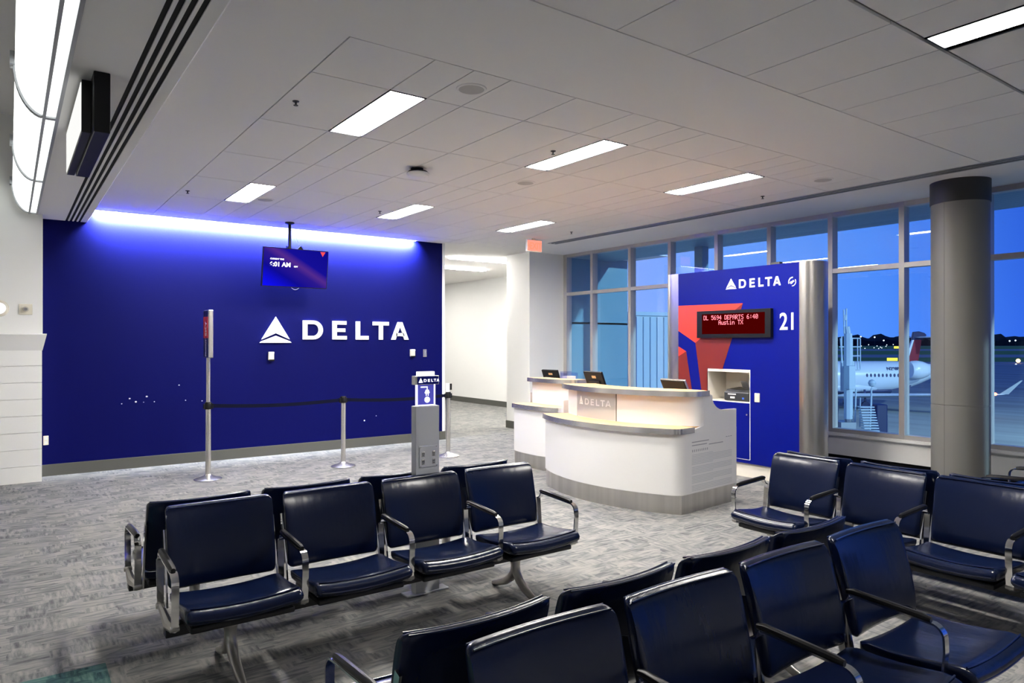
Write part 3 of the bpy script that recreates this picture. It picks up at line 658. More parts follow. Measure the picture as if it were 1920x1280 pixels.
def glassy(add, rs):
    gl = front(.297, 12, .19, .57); g2 = front(.302, 12, .57, .19); m_ = MB(); m_.prism([(p.x, p.y) for p in gl+g2], lambda a, b_, d: (a, b_, d), .905, 1.219); add('glass_panel', m_, M_frost, rs, smooth=25)
    for t_ in (.575, .187):
        p = front(.298, 1, t_, t_+.006); m_ = MB(); m_.prism([(p[0].x, p[0].y), (p[1].x, p[1].y), (p[1].x+.012, p[1].y), (p[0].x+.012, p[0].y)], lambda a, b_, d: (a, b_, d), .9, 1.220); add('glass_trim', m_, M_base, rs, smooth=0)
    # frosted lettering that follows the curved glass: one flat letter each
    def gp(t_): return front(.2955, 1, t_, t_+.0001)[0]
    L0 = (RC-.297)*abs(th1-th0); t_ = .222
    cap = .075; seq = [('^', .095)]+[(ch, LET[ch]*cap) for ch in 'DELTA']; gap = [.045]+[g_*cap for g_ in GAPS]
    for i, (ch, wd) in enumerate(seq):
        p0, p1 = gp(t_), gp(t_+wd/L0); ax = (p1-p0).normalized(); on = Vector((-ax.y, ax.x)); on = on if on.x < 0 else -on
        ff = lambda a, b_, d, p0=p0, ax=ax, on=on: (p0.x+ax.x*a+on.x*d, p0.y+ax.y*a+on.y*d, 1.055+b_)
        m_ = MB()
        if ch == '^': triangle(m_, ff, .0, .0022, .095, .10)
        else: letter(m_, ch, lambda a, b_, d, ff=ff: ff(a*cap, b_*cap, d), .0, .0022, .19)
        add('emblem' if ch == '^' else 'letter', m_, M_frostl, rs, smooth=0)
        t_ += (wd+(gap[i] if i < 5 else 0))/L0
def top_block(add):
    top = rounded_outline(.22, .52, .13, -.006); add('counter_top', slab(top, [endpt(.56, .25)]+front(TD, 20, .86, 0), 1.222, 1.276), M_wood, smooth=25)
    add('counter_edge', band(top, 1.220, 1.278, .005), M_rim, smooth=30)
def r_end(add, r, BL):
    # right-hand end panel with its scooped shoulder
    prof_ = [(.13, .197), (1.08, .197), (1.08, 1.045), (.82, 1.05)] + [(.82-.24*math.sin(u), 1.05+.182*(1-math.cos(u))) for u in [PI/2*k/8 for k in range(1, 9)]] + [(.42, 1.232), (.42, .9), (.13, .852)]
    m_ = MB(); m_.prism(prof_, lambda a, b_, d: (*endpt(a, d), b_), .0015, .03); ep = add('end_panel', m_, M_white, smooth=0)
    m_ = MB(); rr = random.Random(3)
    for k, (s0, s1, z) in enumerate([(.20, .52, .735), (.20, .48, .700), (.52, .80, .688)]): m_.prism([(s0, z), (s1, z), (s1, z+.010), (s0, z+.010)], lambda a, b_, d: (*endpt(a, d), b_), -.0012, .002)
    for k in range(9): m_.prism([(.205+k*.035, .635), (.217+k*.035, .635), (.217+k*.035, .660), (.205+k*.035, .660)], lambda a, b_, d: (*endpt(a, d), b_), -.0012, .002)
    for k in range(3): m_.prism([(.86+k*.045, .742), (.89+k*.045, .742), (.89+k*.045, .749), (.86+k*.045, .749)], lambda a, b_, d: (*endpt(a, d), b_), -.0012, .002)
    add('printed_text', m_, M_paper, ep, smooth=0)
    m_ = MB()
    for k in range(24):
        z = .60-.0165*k
        if k in (7, 13, 19): continue
        s1 = .98 if k % 6 else .60
        m_.prism([(.20, z), (s1, z), (s1, z+.0075), (.20, z+.0075)], lambda a, b_, d: (*endpt(a, d), b_), -.0012, .002)
    add('printed_paragraphs', m_, M_print2, ep, smooth=0)
    # staff-side work top
    wk = front(.345, 20, .95, 0.02); m_ = MB(); m_.prism([(p.x, p.y) for p in wk[::-1]+[endpt(.44, .04), endpt(1.02, .04), BL+Vector((-.06, -.06))]], lambda a, b_, d: (a, b_, d), .86, .897); add('work_top', m_, M_wood, smooth=0)
    return r
d1 = counter('curved white service counter in front, its steel kick plate fully visible')
TD = .54
plan((6.125, 8.46), (6.16, 7.42), (6.075, 7.96), (1, .04))
d2 = counter('curved white service counter behind, half hidden by the front one', False)

def monitor(x, y, z, rz, wd, ht, tilt, label, silver=False, zc=.27):
    r = thing('counter_monitor', label, 'monitor', (x, y, z), rz, 'agent monitors on the counters')
    m_ = MB(); m_.box(-.10, .10, -.09, .09, 0, .015); obj('foot', m_, M_black, r, smooth=0, bev=.004)
    m_ = MB(); m_.tube([(0, .03, .01), (0, .02, .16), (0, .015, zc-.02)], .02, 10); obj('neck', m_, M_black, r)
    Mx = Matrix.Translation((0, 0, zc)) @ Matrix.Rotation(tilt, 4, 'X')
    m_ = MB(); m_.box(-wd/2, wd/2, -.018, .014, -ht/2, ht/2, Mx); obj('housing', m_, M_black, r, smooth=0, bev=.006)
    m_ = MB(); m_.box(-wd/2*.6, wd/2*.6, .014, .03, -ht*.35, ht*.1, Mx); obj('back_cover', m_, M_under, r, smooth=0, bev=.006)
    m_ = MB(); m_.box(-wd/2+.012, wd/2-.012, -.0195, -.0175, -ht/2+.012, ht/2-.012, Mx); obj('display', m_, M_navy, r, smooth=0)
    if silver:
        m_ = MB(); m_.box(-wd/2-.004, wd/2+.004, -.022, .004, ht/2-.006, ht/2+.006, Mx)
        for s_ in (-1, 1): m_.box(s_*wd/2-.005, s_*wd/2+.005, -.022, .004, -ht/2, ht/2, Mx)
        obj('bezel', m_, M_silver, r, smooth=0, bev=.002)
    else:
        m_ = MB(); m_.box(-.05, .03, .0135, .0155, ht*.2, ht*.32, Mx); obj('badge', m_, M_wood, r, smooth=0)
    return r
monitor(6.43, 7.0, .897, math.radians(88), .37, .30, math.radians(-22), 'black monitor seen from behind at the left end of the front counter', zc=.375)
monitor(6.43, 5.60, .897, math.radians(84), .40, .27, math.radians(-26), 'black monitor with a silver rim at the right end of the front counter', True, zc=.34)
monitor(6.80, 8.40, .897, math.radians(98), .33, .26, math.radians(-22), 'black monitor seen from behind on the rear counter', zc=.365)
r = thing('document_tray', 'small clear acrylic tray with papers beside the left monitor', 'tray', (6.35, 7.55, .897))
r.location = (6.86, 8.06, .897)
m_ = MB(); m_.box(-.10, .10, -.07, .07, 0, .34); obj('stand', m_, M_white, r, smooth=0)
m_ = MB(); m_.box(-.11, .11, -.075, .075, .34, .345); m_.box(-.11, .11, .07, .075, .345, .47); m_.box(-.11, -.105, -.075, .075, .345, .45); m_.box(.105, .11, -.075, .075, .345, .45); obj('box', m_, M_acryl, r, smooth=0)
m_ = MB(); m_.box(-.09, .09, -.05, .05, .346, .40); obj('papers', m_, M_white, r, smooth=0)

# ================================================================= gate back panel
gx = 8.0
gp_ = thing('gate_panel', 'tall blue gate panel number 21 with brushed steel ends by the windows', 'gate panel', (gx, 5.95, 0))
P = lambda y: y-5.95
m_ = MB(); D = .44
m_.box(0, D, P(4.98), P(6.92), 1.44, 2.81); m_.box(0, D, P(4.98), P(6.92), .19, 1.0); m_.box(0, D, P(4.98), P(5.70), 1.0, 1.44); m_.box(0, D, P(6.39), P(6.92), 1.0, 1.44); m_.box(.41, D, P(5.70), P(6.39), 1.0, 1.44)
pb_ = obj('body', m_, M_pblue, gp_, smooth=0)
m_ = MB(); m_.box(.03, D, P(4.98), P(6.92), 0, .19); obj('kick_plate', m_, M_cream, gp_, smooth=0)
for sg, y0, fl_ in ((-1, 4.98, 0.0), (1, 6.92, .10)):
    m_ = MB(); pts = [(0, 0)]
    if fl_: pts.append((0, sg*fl_))
    pts = [(0, P(y0))] + ([(0, P(y0)+sg*fl_)] if fl_ else []) + [(.22-.22*math.cos(u), P(y0)+sg*(fl_+.22*math.sin(u))) for u in [PI*k/24 for k in range(1, 25)]] + ([(D, P(y0))] if fl_ else [])
    m_.prism(pts, lambda a, b_, d: (a-.003, b_, d), .0, 2.815); obj('steel_end', m_, M_steel, gp_, smooth=25)
m_ = MB(); m_.box(.004, .41, P(5.70), P(5.705), 1.0, 1.44); m_.box(.004, .41, P(6.385), P(6.39), 1.0, 1.44); m_.box(.004, .5, P(5.705), P(6.385), 1.0, 1.005); m_.box(.405, .41, P(5.705), P(6.385), 1.005, 1.44); m_.box(.004, .5, P(5.705), P(6.385), 1.43, 1.44)
m_.box(-.004, .02, P(5.705), P(6.385), 1.40, 1.43); nl = obj('niche', m_, M_cream, gp_, smooth=0)
m_ = MB()
for a in ((-.003, .002, P(5.692), P(5.698), .24, 1.44), (-.003, .002, P(6.392), P(6.398), .99, 1.44), (-.003, .002, P(5.70), P(6.39), .992, .999), (-.003, .002, P(5.70), P(6.39), .236, .242)): m_.box(*a)
obj('edge_trim', m_, M_letter, gp_, smooth=0)
m_ = MB(); m_.box(-.006, .01, P(5.702), P(6.39), .245, .99); dr = obj('door', m_, M_pblue, gp_, smooth=0)
m_ = MB(); m_.lathe([(0, -.022), (.012, -.02), (.012, -.006), (0, -.006)], (0, P(5.735), .84), 16, 'x'); obj('lock', m_, M_chrome, dr)
m_ = MB(); m_.box(-.012, .002, P(5.545), P(5.62), 1.018, 1.135); sw = obj('switch', m_, M_ivory, gp_, smooth=0, bev=.003)
m_ = MB(); m_.box(-.016, -.011, P(5.565), P(5.60), 1.045, 1.105); obj('rocker', m_, M_ivory, sw, smooth=0, bev=.002)
# red art of the panel: folded triangle in two reds
def art(name, poly, m):
    mm = MB(); mm.prism([(P(y), z) for y, z in poly], lambda a, b_, d: (d, a, b_), -.003, .001); obj(name, mm, m, pb_, smooth=0)
art('red_artwork', [(6.918, 2.343), (5.805, 2.33), (6.606, 1.80), (6.918, 1.974)], M_red)
art('dark_red_artwork', [(6.606, 1.80), (5.805, 2.33), (6.135, 1.44), (6.39, 1.44), (6.39, .76), (6.44, .76)], M_dred)
art('red_artwork', [(6.918, 1.745), (6.775, 1.675), (6.918, 1.60)], M_red)
art('dark_red_artwork', [(6.918, 1.60), (6.775, 1.675), (6.60, .76), (6.918, .76)], M_dred)
# lettering on the panel (reads along -Y)
f = lambda a, b_, d: (-d, -a, b_)
ft = lambda a, b_, d: f(a-P(6.08), b_, d)
m_ = MB(); triangle(m_, lambda a, b_, d: f(a-P(6.082), b_+2.532, d), .0, .004, .175, .142); obj('emblem', m_, M_letter, pb_, smooth=0)
wordmark(pb_, f, .117, -P(5.866), 2.536, .0, .004, M_letter, .87)
m_ = MB()
for k in range(8):
    a = math.radians(62+k*18); m_.box(-.004, .001, P(5.070)+.052*math.cos(a)*1.0-.006, P(5.070)+.052*math.cos(a)+.006, 2.566+.057*math.sin(a)-.007, 2.566+.057*math.sin(a)+.007) if False else None
    cy_, cz_ = -.050*math.cos(math.radians(88+k*15)), .056*math.sin(math.radians(88+k*15))
    m_.box(-.004, .001, P(5.075)+cy_-.0055, P(5.075)+cy_+.0055, 2.566+cz_-.007, 2.566+cz_+.007)
oa = arc(5.075, 2.566, .052, .055, math.radians(-95), math.radians(35), 12); ia = arc(5.075, 2.566, .043, .046, math.radians(35), math.radians(-95), 12)
m_.prism([(2*5.075-y, z) for y, z in oa+ia], lambda a, b_, d: (d, P(a), b_), -.004, .001)
m_.prism([(5.110, 2.562), (5.092, 2.575), (5.075, 2.575), (5.065, 2.590), (5.045, 2.572), (5.060, 2.566), (5.075, 2.548), (5.095, 2.540)], lambda a, b_, d: (d, P(a), b_), -.004, .001)
obj('round_emblem', m_, M_letter, pb_, smooth=0)
text_obj('gate_number', '21', .305, M_letter, pb_, (-.001, P(5.258), 1.968), (PI/2, 0, -PI/2), .003, bold=.004, sx=.80)
# red LED board
m_ = MB(); m_.box(-.06, 0, P(5.345), P(6.535), 1.868, 2.245); lb_ = obj('led_board', m_, M_black, gp_, smooth=0, bev=.004)
m_ = MB(); m_.box(-.062, -.0595, P(5.43), P(6.44), 1.92, 2.20); obj('display_window', m_, M_blackled, lb_, smooth=0)
F5 = {'D': '1E 11 11 11 11 11 1E', 'L': '10 10 10 10 10 10 1F', '5': '1F 10 1E 01 01 11 0E', '6': '06 08 10 1E 11 11 0E', '9': '0E 11 11 0F 01 02 0C', '4': '02 06 0A 12 1F 02 02', 'E': '1F 10 10 1E 10 10 1F', 'P': '1E 11 11 1E 10 10 10', 'A': '0E 11 11 1F 11 11 11', 'R': '1E 11 11 1E 14 12 11', 'T': '1F 04 04 04 04 04 04', 'S': '0F 10 10 0E 01 01 1E', ':': '00 04 04 00 04 04 00', '0': '0E 11 13 15 19 11 0E', 'u': '00 00 11 11 11 13 0D', 's': '00 00 0F 10 0E 01 1E', 't': '08 08 1C 08 08 09 06', 'i': '04 00 0C 04 04 04 0E', 'n': '00 00 16 19 11 11 11', 'X': '11 11 0A 04 0A 11 11', ' ': '00 00 00 00 00 00 00'}
def dots(s, a0, a1, ztop, ch):
    m_ = MB(); cw = (a1-a0)/(len(s)*6-1); rh = ch/7
    for i, c_ in enumerate(s):
        for rr_, row in enumerate(F5[c_].split()):
            for k in range(5):
                if int(row, 16) >> (4-k) & 1:
                    a = a0+(i*6+k+.5)*cw; z = ztop-(rr_+.5)*rh
                    m_.box(-.0645, -.0615, -a-cw*.40, -a+cw*.40, z-rh*.40, z+rh*.40)
    return m_
obj('departure_text', dots('DL 5694 DEPARTS 6:40', -P(6.41), -P(5.53), 2.178, .062), M_led, lb_, smooth=0)
obj('destination_text', dots('Austin TX', -P(6.155), -P(5.76), 2.108, .062), M_led, lb_, smooth=0)
m_ = MB(); m_.box(.25, .33, P(5.42), P(5.56), 2.81, 2.87); tag(obj('junction_box', m_, M_base, gp_, smooth=0), 'small dark box on top of the panel')
# printer in the niche
pr = thing('boarding_printer', 'dark grey document printer inside the niche of the gate panel', 'printer', (8.20, 5.94, 1.005))
m_ = MB(); m_.box(-.17, .17, -.21, .20, 0, .13); obj('case', m_, mat('dark_grey_plastic', (.03, .032, .036), .35), pr, smooth=0, bev=.02)
m_ = MB(); m_.prism([(-.165, .10), (-.12, .155), (.16, .175), (.17, .11)], lambda a, b_, d: (a, d, b_), -.20, .19); obj('lid', m_, M_under, pr, smooth=0, bev=.006)
m_ = MB(); m_.box(-.174, -.168, .0, .13, .085, .10); m_.box(-.174, -.168, .02, .09, .035, .06); obj('label', m_, M_white, pr, smooth=0)
m_ = MB(); m_.box(-.174, -.168, -.13, -.10, .03, .055); obj('badge', m_, mat('blue_badge', (.05, .15, .7), .4), pr, smooth=0)
m_ = MB(); Mx = Matrix.Translation((.02, -.03, .15)) @ Matrix.Rotation(-.5, 4, 'Y'); m_.box(-.006, .006, -.055, .045, 0, .14, Mx); obj('paper_guide', m_, M_silver, pr, smooth=0)

# ================================================================= tandem seating
def seat_prof():
    return [(.0, .405), (-.04, .417), (-.12, .414), (-.22, .421), (-.32, .435), (-.40, .447), (-.445, .446), (-.475, .434), (-.49, .412), (-.485, .388), (-.465, .372), (-.43, .366), (-.30, .363), (-.12, .352), (-.02, .352), (.0, .37)]
def back_prof():
    F_ = [(.020, .424), (.012, .44), (.016, .50), (.036, .60), (.062, .69), (.084, .76), (.100, .80), (.114, .828), (.127, .848)]
    T_ = [(.140, .860), (.156, .864), (.168, .856)]
    B_ = [(.166, .83), (.150, .78), (.122, .69), (.092, .59), (.070, .50), (.060, .44), (.050, .425), (.025, .422)]
    return F_+T_+B_
def bench(label, n, pitch, loc, rz, group='rows of linked airport seats', legs=None, arms=None):
    r = thing('tandem_seating', label, 'airport seating', loc, rz, group)
    pw = pitch-.072
    sbow = lambda u: (.0, .020*u*u-.006); bbow = lambda u: (.030*(1-u*u)-.012, .006*u*u)
    smesh = bmesh_ = None
    first = {}
    def put(name, key, build, m, x, par=r, **k):
        if key in first:
            o = first[key].copy(); C.objects.link(o); o.parent = par
        else:
            o = obj(name, build(), m, par, **k); first[key] = o
        o.location = (x, 0, 0); return o
    for i in range(n):
        xc = pitch*(i+.5)
        s_ = put('seat', 'seat', lambda: MB().pad(pw, seat_prof(), sbow, .030), M_vinyl, xc, smooth=60)
        def pip():
            m_ = MB()
            for (y_, z_) in ((-.447, .4475), (-.487, .398)):
                m_.tube([(u*(pw/2-.02), y_, z_+.020*u*u-.006) for u in [-1+k/6 for k in range(13)]], .0042, 6)
            return m_
        put('piping', 'spip', pip, M_piping, 0, s_)
        b_ = put('backrest', 'back', lambda: MB().pad(pw, back_prof(), bbow, .034), M_vinyl, xc, smooth=60)
        def bpip():
            m_ = MB()
            for (y_, z_) in ((.124, .853), (.167, .857)):
                m_.tube([(u*(pw/2-.016), y_+.030*(1-u*u)-.012, z_+.006*u*u) for u in [-1+k/6 for k in range(13)]], .004, 6)
            return m_
        put('piping', 'bpip', bpip, M_piping, 0, b_)
        def rails():
            return MB().ribbon([(.02, .33), (.045, .45), (.075, .56), (.108, .68), (.125, .74)], .010, .034, 0)
        for s2 in (-1, 1): put('back_rail', 'rail', rails, M_chrome, xc+s2*(pw/2+.006))
        def sh():
            m_ = MB(); m_.box(-pw/2+.03, pw/2-.03, -.42, -.02, .318, .352); return m_
        put('seat_shell', 'shell', sh, M_under, xc, smooth=0, bev=.01)
    for i in range(n+1 if arms is None else arms):
        x = pitch*i
        loop = [(.035, .335), (.045, .45), (.055, .56), (.055, .60)] + [(.055-.045*math.sin(a)*1.0-.0, .60+.045*(1-math.cos(a))) for a in [PI/2*k/5 for k in range(1, 6)]][:-1] + [(.01, .645), (-.15, .636), (-.33, .626)] + [(-.335-.055*math.sin(a), .571+.055*math.cos(a)) for a in [PI/2*k/6 for k in range(1, 7)]] + [(-.392, .52), (-.385, .44), (-.375, .345)]
        a_ = put('armrest', 'arm', lambda: MB().ribbon(loop, .036, .009, 0), M_chrome, x, smooth=50)
        def ap_():
            m_ = MB(); pts = [(.03, .652), (.0, .656), (-.15, .647), (-.30, .638), (-.335, .636)]
            m_.tube([(0, y, z) for y, z in pts], [.012, .017, .018, .018, .012], 10, sx=1.0); return m_
        put('arm_pad', 'pad', ap_, M_black, 0, a_)
        def br():
            m_ = MB(); m_.tube([(0, .045, .345), (0, -.08, .335), (0, -.2, .315), (0, -.32, .335), (0, -.38, .35)], [.016, .02, .026, .02, .016], 8)
            for y_, z_ in ((.04, .345), (-.37, .35)): m_.lathe([(0, -.024), (.014, -.022), (.016, -.01), (.016, .01), (.014, .022), (0, .024)], (0, y_, z_), 12, 'x')
            return m_
        put('seat_bracket', 'brk', br, M_alu, x)
    m_ = MB(); m_.box(-.02, n*pitch+.02, -.245, -.175, .262, .325); obj('beam', m_, M_under, r, smooth=0, bev=.006)
    for x in (legs or (pitch*.42, n*pitch-pitch*.62)):
        def leg():
            m_ = MB(); m_.tube([(0, -.21, .275), (0, -.21, .25), (0, -.212, .21), (0, -.225, .165), (0, -.265, .115), (0, -.33, .072), (0, -.42, .036), (0, -.49, .016)], [.046, .040, .032, .030, .030, .027, .023, .017], 12)
            m_.tube([(0, -.21, .26), (0, -.208, .21), (0, -.195, .165), (0, -.155, .115), (0, -.09, .072), (0, .0, .036), (0, .07, .016)], [.040, .032, .030, .030, .027, .023, .017], 12)
            m_.box(-.05, .05, -.26, -.16, .258, .278); return m_
        put('leg', 'leg', leg, M_alu, x, smooth=60)
    return r
PT = .666
bench('near-left row of four navy seats facing the camera, before the charging post', 4, PT, (.68, 4.24, 0), 0, legs=(.31, 2.25))
bench('row of four navy seats behind the near-left row, facing the blue wall', 4, PT, (.62+4*PT, 4.71, 0), PI, legs=(.40, 2.30))
bench('foreground row of four navy seats in the bottom right, facing the camera', 4, .682, (1.10, 1.69, 0), 0, arms=4)
bench('row of navy seats backing onto the foreground row, only tops and armrests showing', 4, .68, (.985+4*.68, 2.16, 0), PI)
P3 = .645
bench('row of navy seats at right facing left, square to the foreground row', 4, P3, (5.19, 3.575, 0), -PI/2)
bench('row of navy seats backing onto the right-hand row, facing the windows', 4, P3, (5.63, 3.575-4*P3, 0), PI/2)
bench('row of navy seats at the far right edge, armrests showing in front of the column', 3, .67, (6.93+3*.67, 2.20, 0), PI)

# ================================================================= outside
GZ = -3.8
fwd = Vector((math.sin(YAW), math.cos(YAW), 0)); rgt = Vector((math.cos(YAW), -math.sin(YAW), 0))
M_conc = mat('apron_concrete', (.30, .32, .29), .8, noise=((.35, .05, 1), .5))
M_grass = mat('airfield_grass', (.11, .27, .01), .9, noise=((.02, .2, 1), .4))
M_run = mat('runway_asphalt', (.16, .18, .26), .8)
def strip(name, d0, d1, m, z, x0=-30, x1=1500, lab=None):
    mm = MB(); q = [fwd*d0+rgt*x0, fwd*d0+rgt*x1, fwd*d1+rgt*x1, fwd*d1+rgt*x0]
    mm.prism([(p.x, p.y) for p in q], lambda a, b_, d: (a, b_, d), z-.3, z); o = struct(name, mm, m, smooth=0)
    if lab: o['label'] = lab
    return o
b = MB(); q = [fwd*4+rgt*14, fwd*4+rgt*900, fwd*1500+rgt*1600, fwd*1500+rgt*-500, fwd*30+rgt*-10]
# keep the apron outside of the building footprint
b.prism([(11.7, -60), (1500, -1200), (2400, 100), (900, 1900), (11.7, 60)], lambda a, b_, d: (a, b_, d), GZ-.3, GZ); o = struct('apron', b, M_conc, smooth=0); o['label'] = 'grey concrete apron and taxiways outside the windows'
for nm, d0, d1, m, lab in (('grass_verge', 205, 265, M_grass, 'nearest grass verge between the taxiways'), ('grass_verge', 330, 480, M_grass, 'farther grass verge beyond the runway'), ('grass_verge', 620, 1200, M_grass, 'farthest grass field below the trees')):
    strip(nm, d0, d1, m, GZ+.02, 40, 1400, lab)
tl = MB(); rr = random.Random(5); n = 150
pts = [(k/n, 13+5*rr.random()+ (4 if rr.random() > .85 else 0)) for k in range(n+1)]
rings = []
for u, h_ in pts:
    p = fwd*1250+rgt*(150+1250*u); rings.append([(p.x, p.y, GZ), (p.x+fwd.x*40, p.y+fwd.y*40, GZ), (p.x+fwd.x*40, p.y+fwd.y*40, GZ+h_*.9), (p.x+fwd.x*12, p.y+fwd.y*12, GZ+h_), (p.x, p.y, GZ+h_*.6)])
tl.loft(rings); tag(obj('tree_line', tl, mat('dark_foliage', (.006, .011, .008), .9)), 'dark line of trees along the horizon', 'trees', None, 'stuff')
def pix(u, v, zc): return fwd*zc + rgt*((u-960)/1309.8*zc) + Vector((0, 0, 1.8+(642.3-v)/1309.8*zc))
def lamp(name, u, v, zc, sz, m, label, cat, grp=None):
    p = pix(u, v, zc); mm = MB(); mm.lathe([(0, -sz), (sz*.7, -sz*.7), (sz, 0), (sz*.7, sz*.7), (0, sz)], (0, 0, 0), 12)
    h_ = p.z-GZ; r = thing(name, label, cat, (p.x, p.y, GZ), 0, grp); o = obj('lens', mm, m, r); o.location = (0, 0, h_)
    mm = MB(); mm.tube([(0, 0, 0), (0, 0, h_)], max(.03, sz*.15), 8); obj('stem', mm, M_base, r)
M_yel = emis('yellow_airfield_light', (1.0, .85, .10), .3); M_org = emis('orange_airfield_light', (1.0, .50, .18), 1.5); M_whl = emis('white_airfield_light', (.8, .9, 1.0), .5); M_rdl = emis('red_beacon', (1, .12, .06), 3)
lamp('airfield_light', 1909, 676, 190, .55, M_org, 'orange glowing light on the airfield right of the column', 'lamp')
lamp('airfield_light', 1905, 683, 180, .22, M_whl, 'small white light just under the orange airfield light', 'lamp')
gl_ = 'faint lights on the horizon'
for u, v, lb in ((1614, 631, 'white light on the horizon left of the tail fin, first from left'), (1640, 632, 'white light on the horizon left of the tail fin, second from left'), (1657, 638, 'white light on the horizon just left of the window mullion'), (1893, 639, 'white light on the horizon right of the column, left one of two'), (1904, 638, 'white light on the horizon right of the column, right one of two')):
    lamp('horizon_light', u, v, 1200, 1.3, M_whl, lb, 'lamp', gl_)
rr = random.Random(9)
for k in range(12):
    lamp('taxiway_light', 1612+rr.random()*70, 645+rr.random()*9, 560, .35, M_whl, 'tiny white light dotted over the dark airfield left of the mullion', 'lamp', 'tiny airfield lights')
for u, v, zc, wd, hg, lb in ((1673, 674, 215, 1.6, .55, 'yellow lit airfield sign above the aircraft cabin'), (1682, 651, 500, 2.2, .8, 'yellow lit airfield sign farther off, beside the mullion')):
    p = pix(u, v, zc); r = thing('taxiway_sign', lb, 'sign', (p.x, p.y, GZ), -YAW, 'yellow airfield signs'); mm = MB(); h_ = p.z-GZ
    mm.box(-wd, wd, -.1, .1, h_-hg, h_+hg); obj('panel', mm, M_yel, r, smooth=0); mm = MB(); mm.box(-wd*.7, -wd*.6, -.1, .1, 0, h_-hg); mm.box(wd*.6, wd*.7, -.1, .1, 0, h_-hg); obj('leg', mm, M_base, r, smooth=0)
# roof overhang and return wall of the building outside
M_teal2 = mat('teal_metal_panel', (.16, .30, .38), .45)
b = MB()
for k in range(9): b.box(XW+.14+.135*k, XW+.14+.135*k+.128, -4, YB, 3.60, 3.72)
b.box(XW+.13, 10.78, -4, YB, 3.615, 3.75); struct('trim_4', b, M_teal2, smooth=0)['label'] = 'boarded roof overhang outside above the windows'
b = MB()
for z0 in (-3.8, -3.0, -2.2, -1.4, -.6, .2, 1.0, 1.45, 2.2, 3.0): b.box(XW+.13, 11.36, YB-.02, YB+.2, z0, z0+(.79 if z0 not in (1.0,) else .44))
b.box(XW+.13, 11.35, YB-.01, YB+.19, GZ, 3.6); struct('wall_outside', b, M_teal2, smooth=0)['label'] = 'panelled outer wall of the building seen through the first panes'
p = (10.45, 9.05); b = MB(); b.box(-.09, .09, -.09, .09, GZ, 3.60); o = struct('trim_5', b, M_teal2, smooth=0, loc=(10.55, 8.57, 0)); o['label'] = 'dark post under the overhang outside'
# jet bridge
M_jet = mat('pale_blue_ribbed_metal', (.55, .66, .72), .5)
jb = thing('jet_bridge', 'pale ribbed jet bridge tunnel outside, behind the gate panel', 'jet bridge', (17.5, 14.5, 0))
a_, b_ = pix(1192, 600, 22), pix(1558, 600, 27); d_ = (b_-a_); d_.z = 0; Lj = d_.length; ax = d_.normalized(); nx = Vector((-ax.y, ax.x, 0))
if nx.dot(fwd) < 0: nx = -nx
def jp(s, t_, z): v_ = a_+ax*s+nx*t_; return (v_.x-17.5, v_.y-14.5, z)
m_ = MB(); nrib = 34
for k in range(nrib):
    s0, s1 = Lj*k/nrib, Lj*(k+.55)/nrib; m_.prism([(s0, -.05), (s1, -.05), (s1, .05), (s0, .05)], lambda a, b2, d: jp(a, b2, d), -.6, 2.62)
m_.prism([(0, 0), (Lj, 0), (Lj, 2.6), (0, 2.6)], lambda a, b2, d: jp(a, b2, d), -.65, 2.66); obj('tunnel', m_, M_jet, jb, smooth=0)
m_ = MB(); m_.prism([(-.2, -.1), (Lj+.2, -.1), (Lj+.2, 2.7), (-.2, 2.7)], lambda a, b2, d: jp(a, b2, d), 2.66, 2.78); obj('roof', m_, M_jet, jb, smooth=0)
for s in (Lj*.25, Lj*.8):
    m_ = MB(); v_ = a_+ax*s+nx*1.3; m_.tube([(v_.x-17.5, v_.y-14.5, GZ), (v_.x-17.5, v_.y-14.5, -.6)], .3, 14); obj('support', m_, M_jet, jb)
# service stair with mast at the head of the bridge
M_wst = mat('white_painted_steel', (.62, .72, .76), .5)
zc = 26.0; s0 = pix(1592, 700, zc)
st = thing('service_stair', 'white steel service stair with mast and ladder cage outside the window', 'stairs', (s0.x, s0.y, GZ), -YAW)
k_ = zc/1309.8; gz_px = 642.3+(1.8-GZ)/k_       # picture row of the ground at that distance
def sp(u, v): return ((u-1592)*k_, (642.3-v)*k_+1.8-GZ)
def bar(mb, u0, v0, u1, v1, th, dy=0, dd=None):
    (xa, za), (xb, zb) = sp(u0, v0), sp(u1, v1); mb.tube([(xa, dy, za), (xb, dy if dd is None else dd, zb)], th, 8)
m_ = MB(); bar(m_, 1590, 785, 1590, 625, .15); bar(m_, 1590, 625, 1588, 612, .10); obj('mast', m_, M_wst, st)
m_ = MB(); bar(m_, 1583, 625, 1582, 580, .03); bar(m_, 1587, 625, 1587, 578, .03); bar(m_, 1584, 600, 1586, 590, .05); obj('antenna', m_, M_wst, st)
m_ = MB(); x0_, z0_ = sp(1581, 728); x1_, z1_ = sp(1593, 685); m_.box(x0_, x1_, -.45, -.05, z0_, z1_); obj('control_box', m_, M_wst, st, smooth=0, bev=.02)
m_ = MB()
for u_ in (1598, 1603, 1608, 1613): bar(m_, u_, 693 if u_ > 1600 else 800, u_, 634, .022, .3 if u_ in (1603,) else 0)
for v_ in (634, 650, 667, 693): bar(m_, 1597, v_, 1613, v_, .022)
bar(m_, 1576, 634, 1580, 690, .03); bar(m_, 1578, 630, 1578, 680, .03); bar(m_, 1574, 650, 1600, 650, .02); obj('ladder_cage', m_, M_wst, st)
m_ = MB(); x0_, z0_ = sp(1594, 735); x1_, z1_ = sp(1608, 677); m_.box(x0_, x1_, .2, .8, z0_, z1_); obj('cabin', m_, M_wst, st, smooth=0, bev=.02)
m_ = MB()
for u_ in (1605, 1634): bar(m_, u_-3, 812, u_, 728, .03)
bar(m_, 1612, 800, 1613, 745, .02)
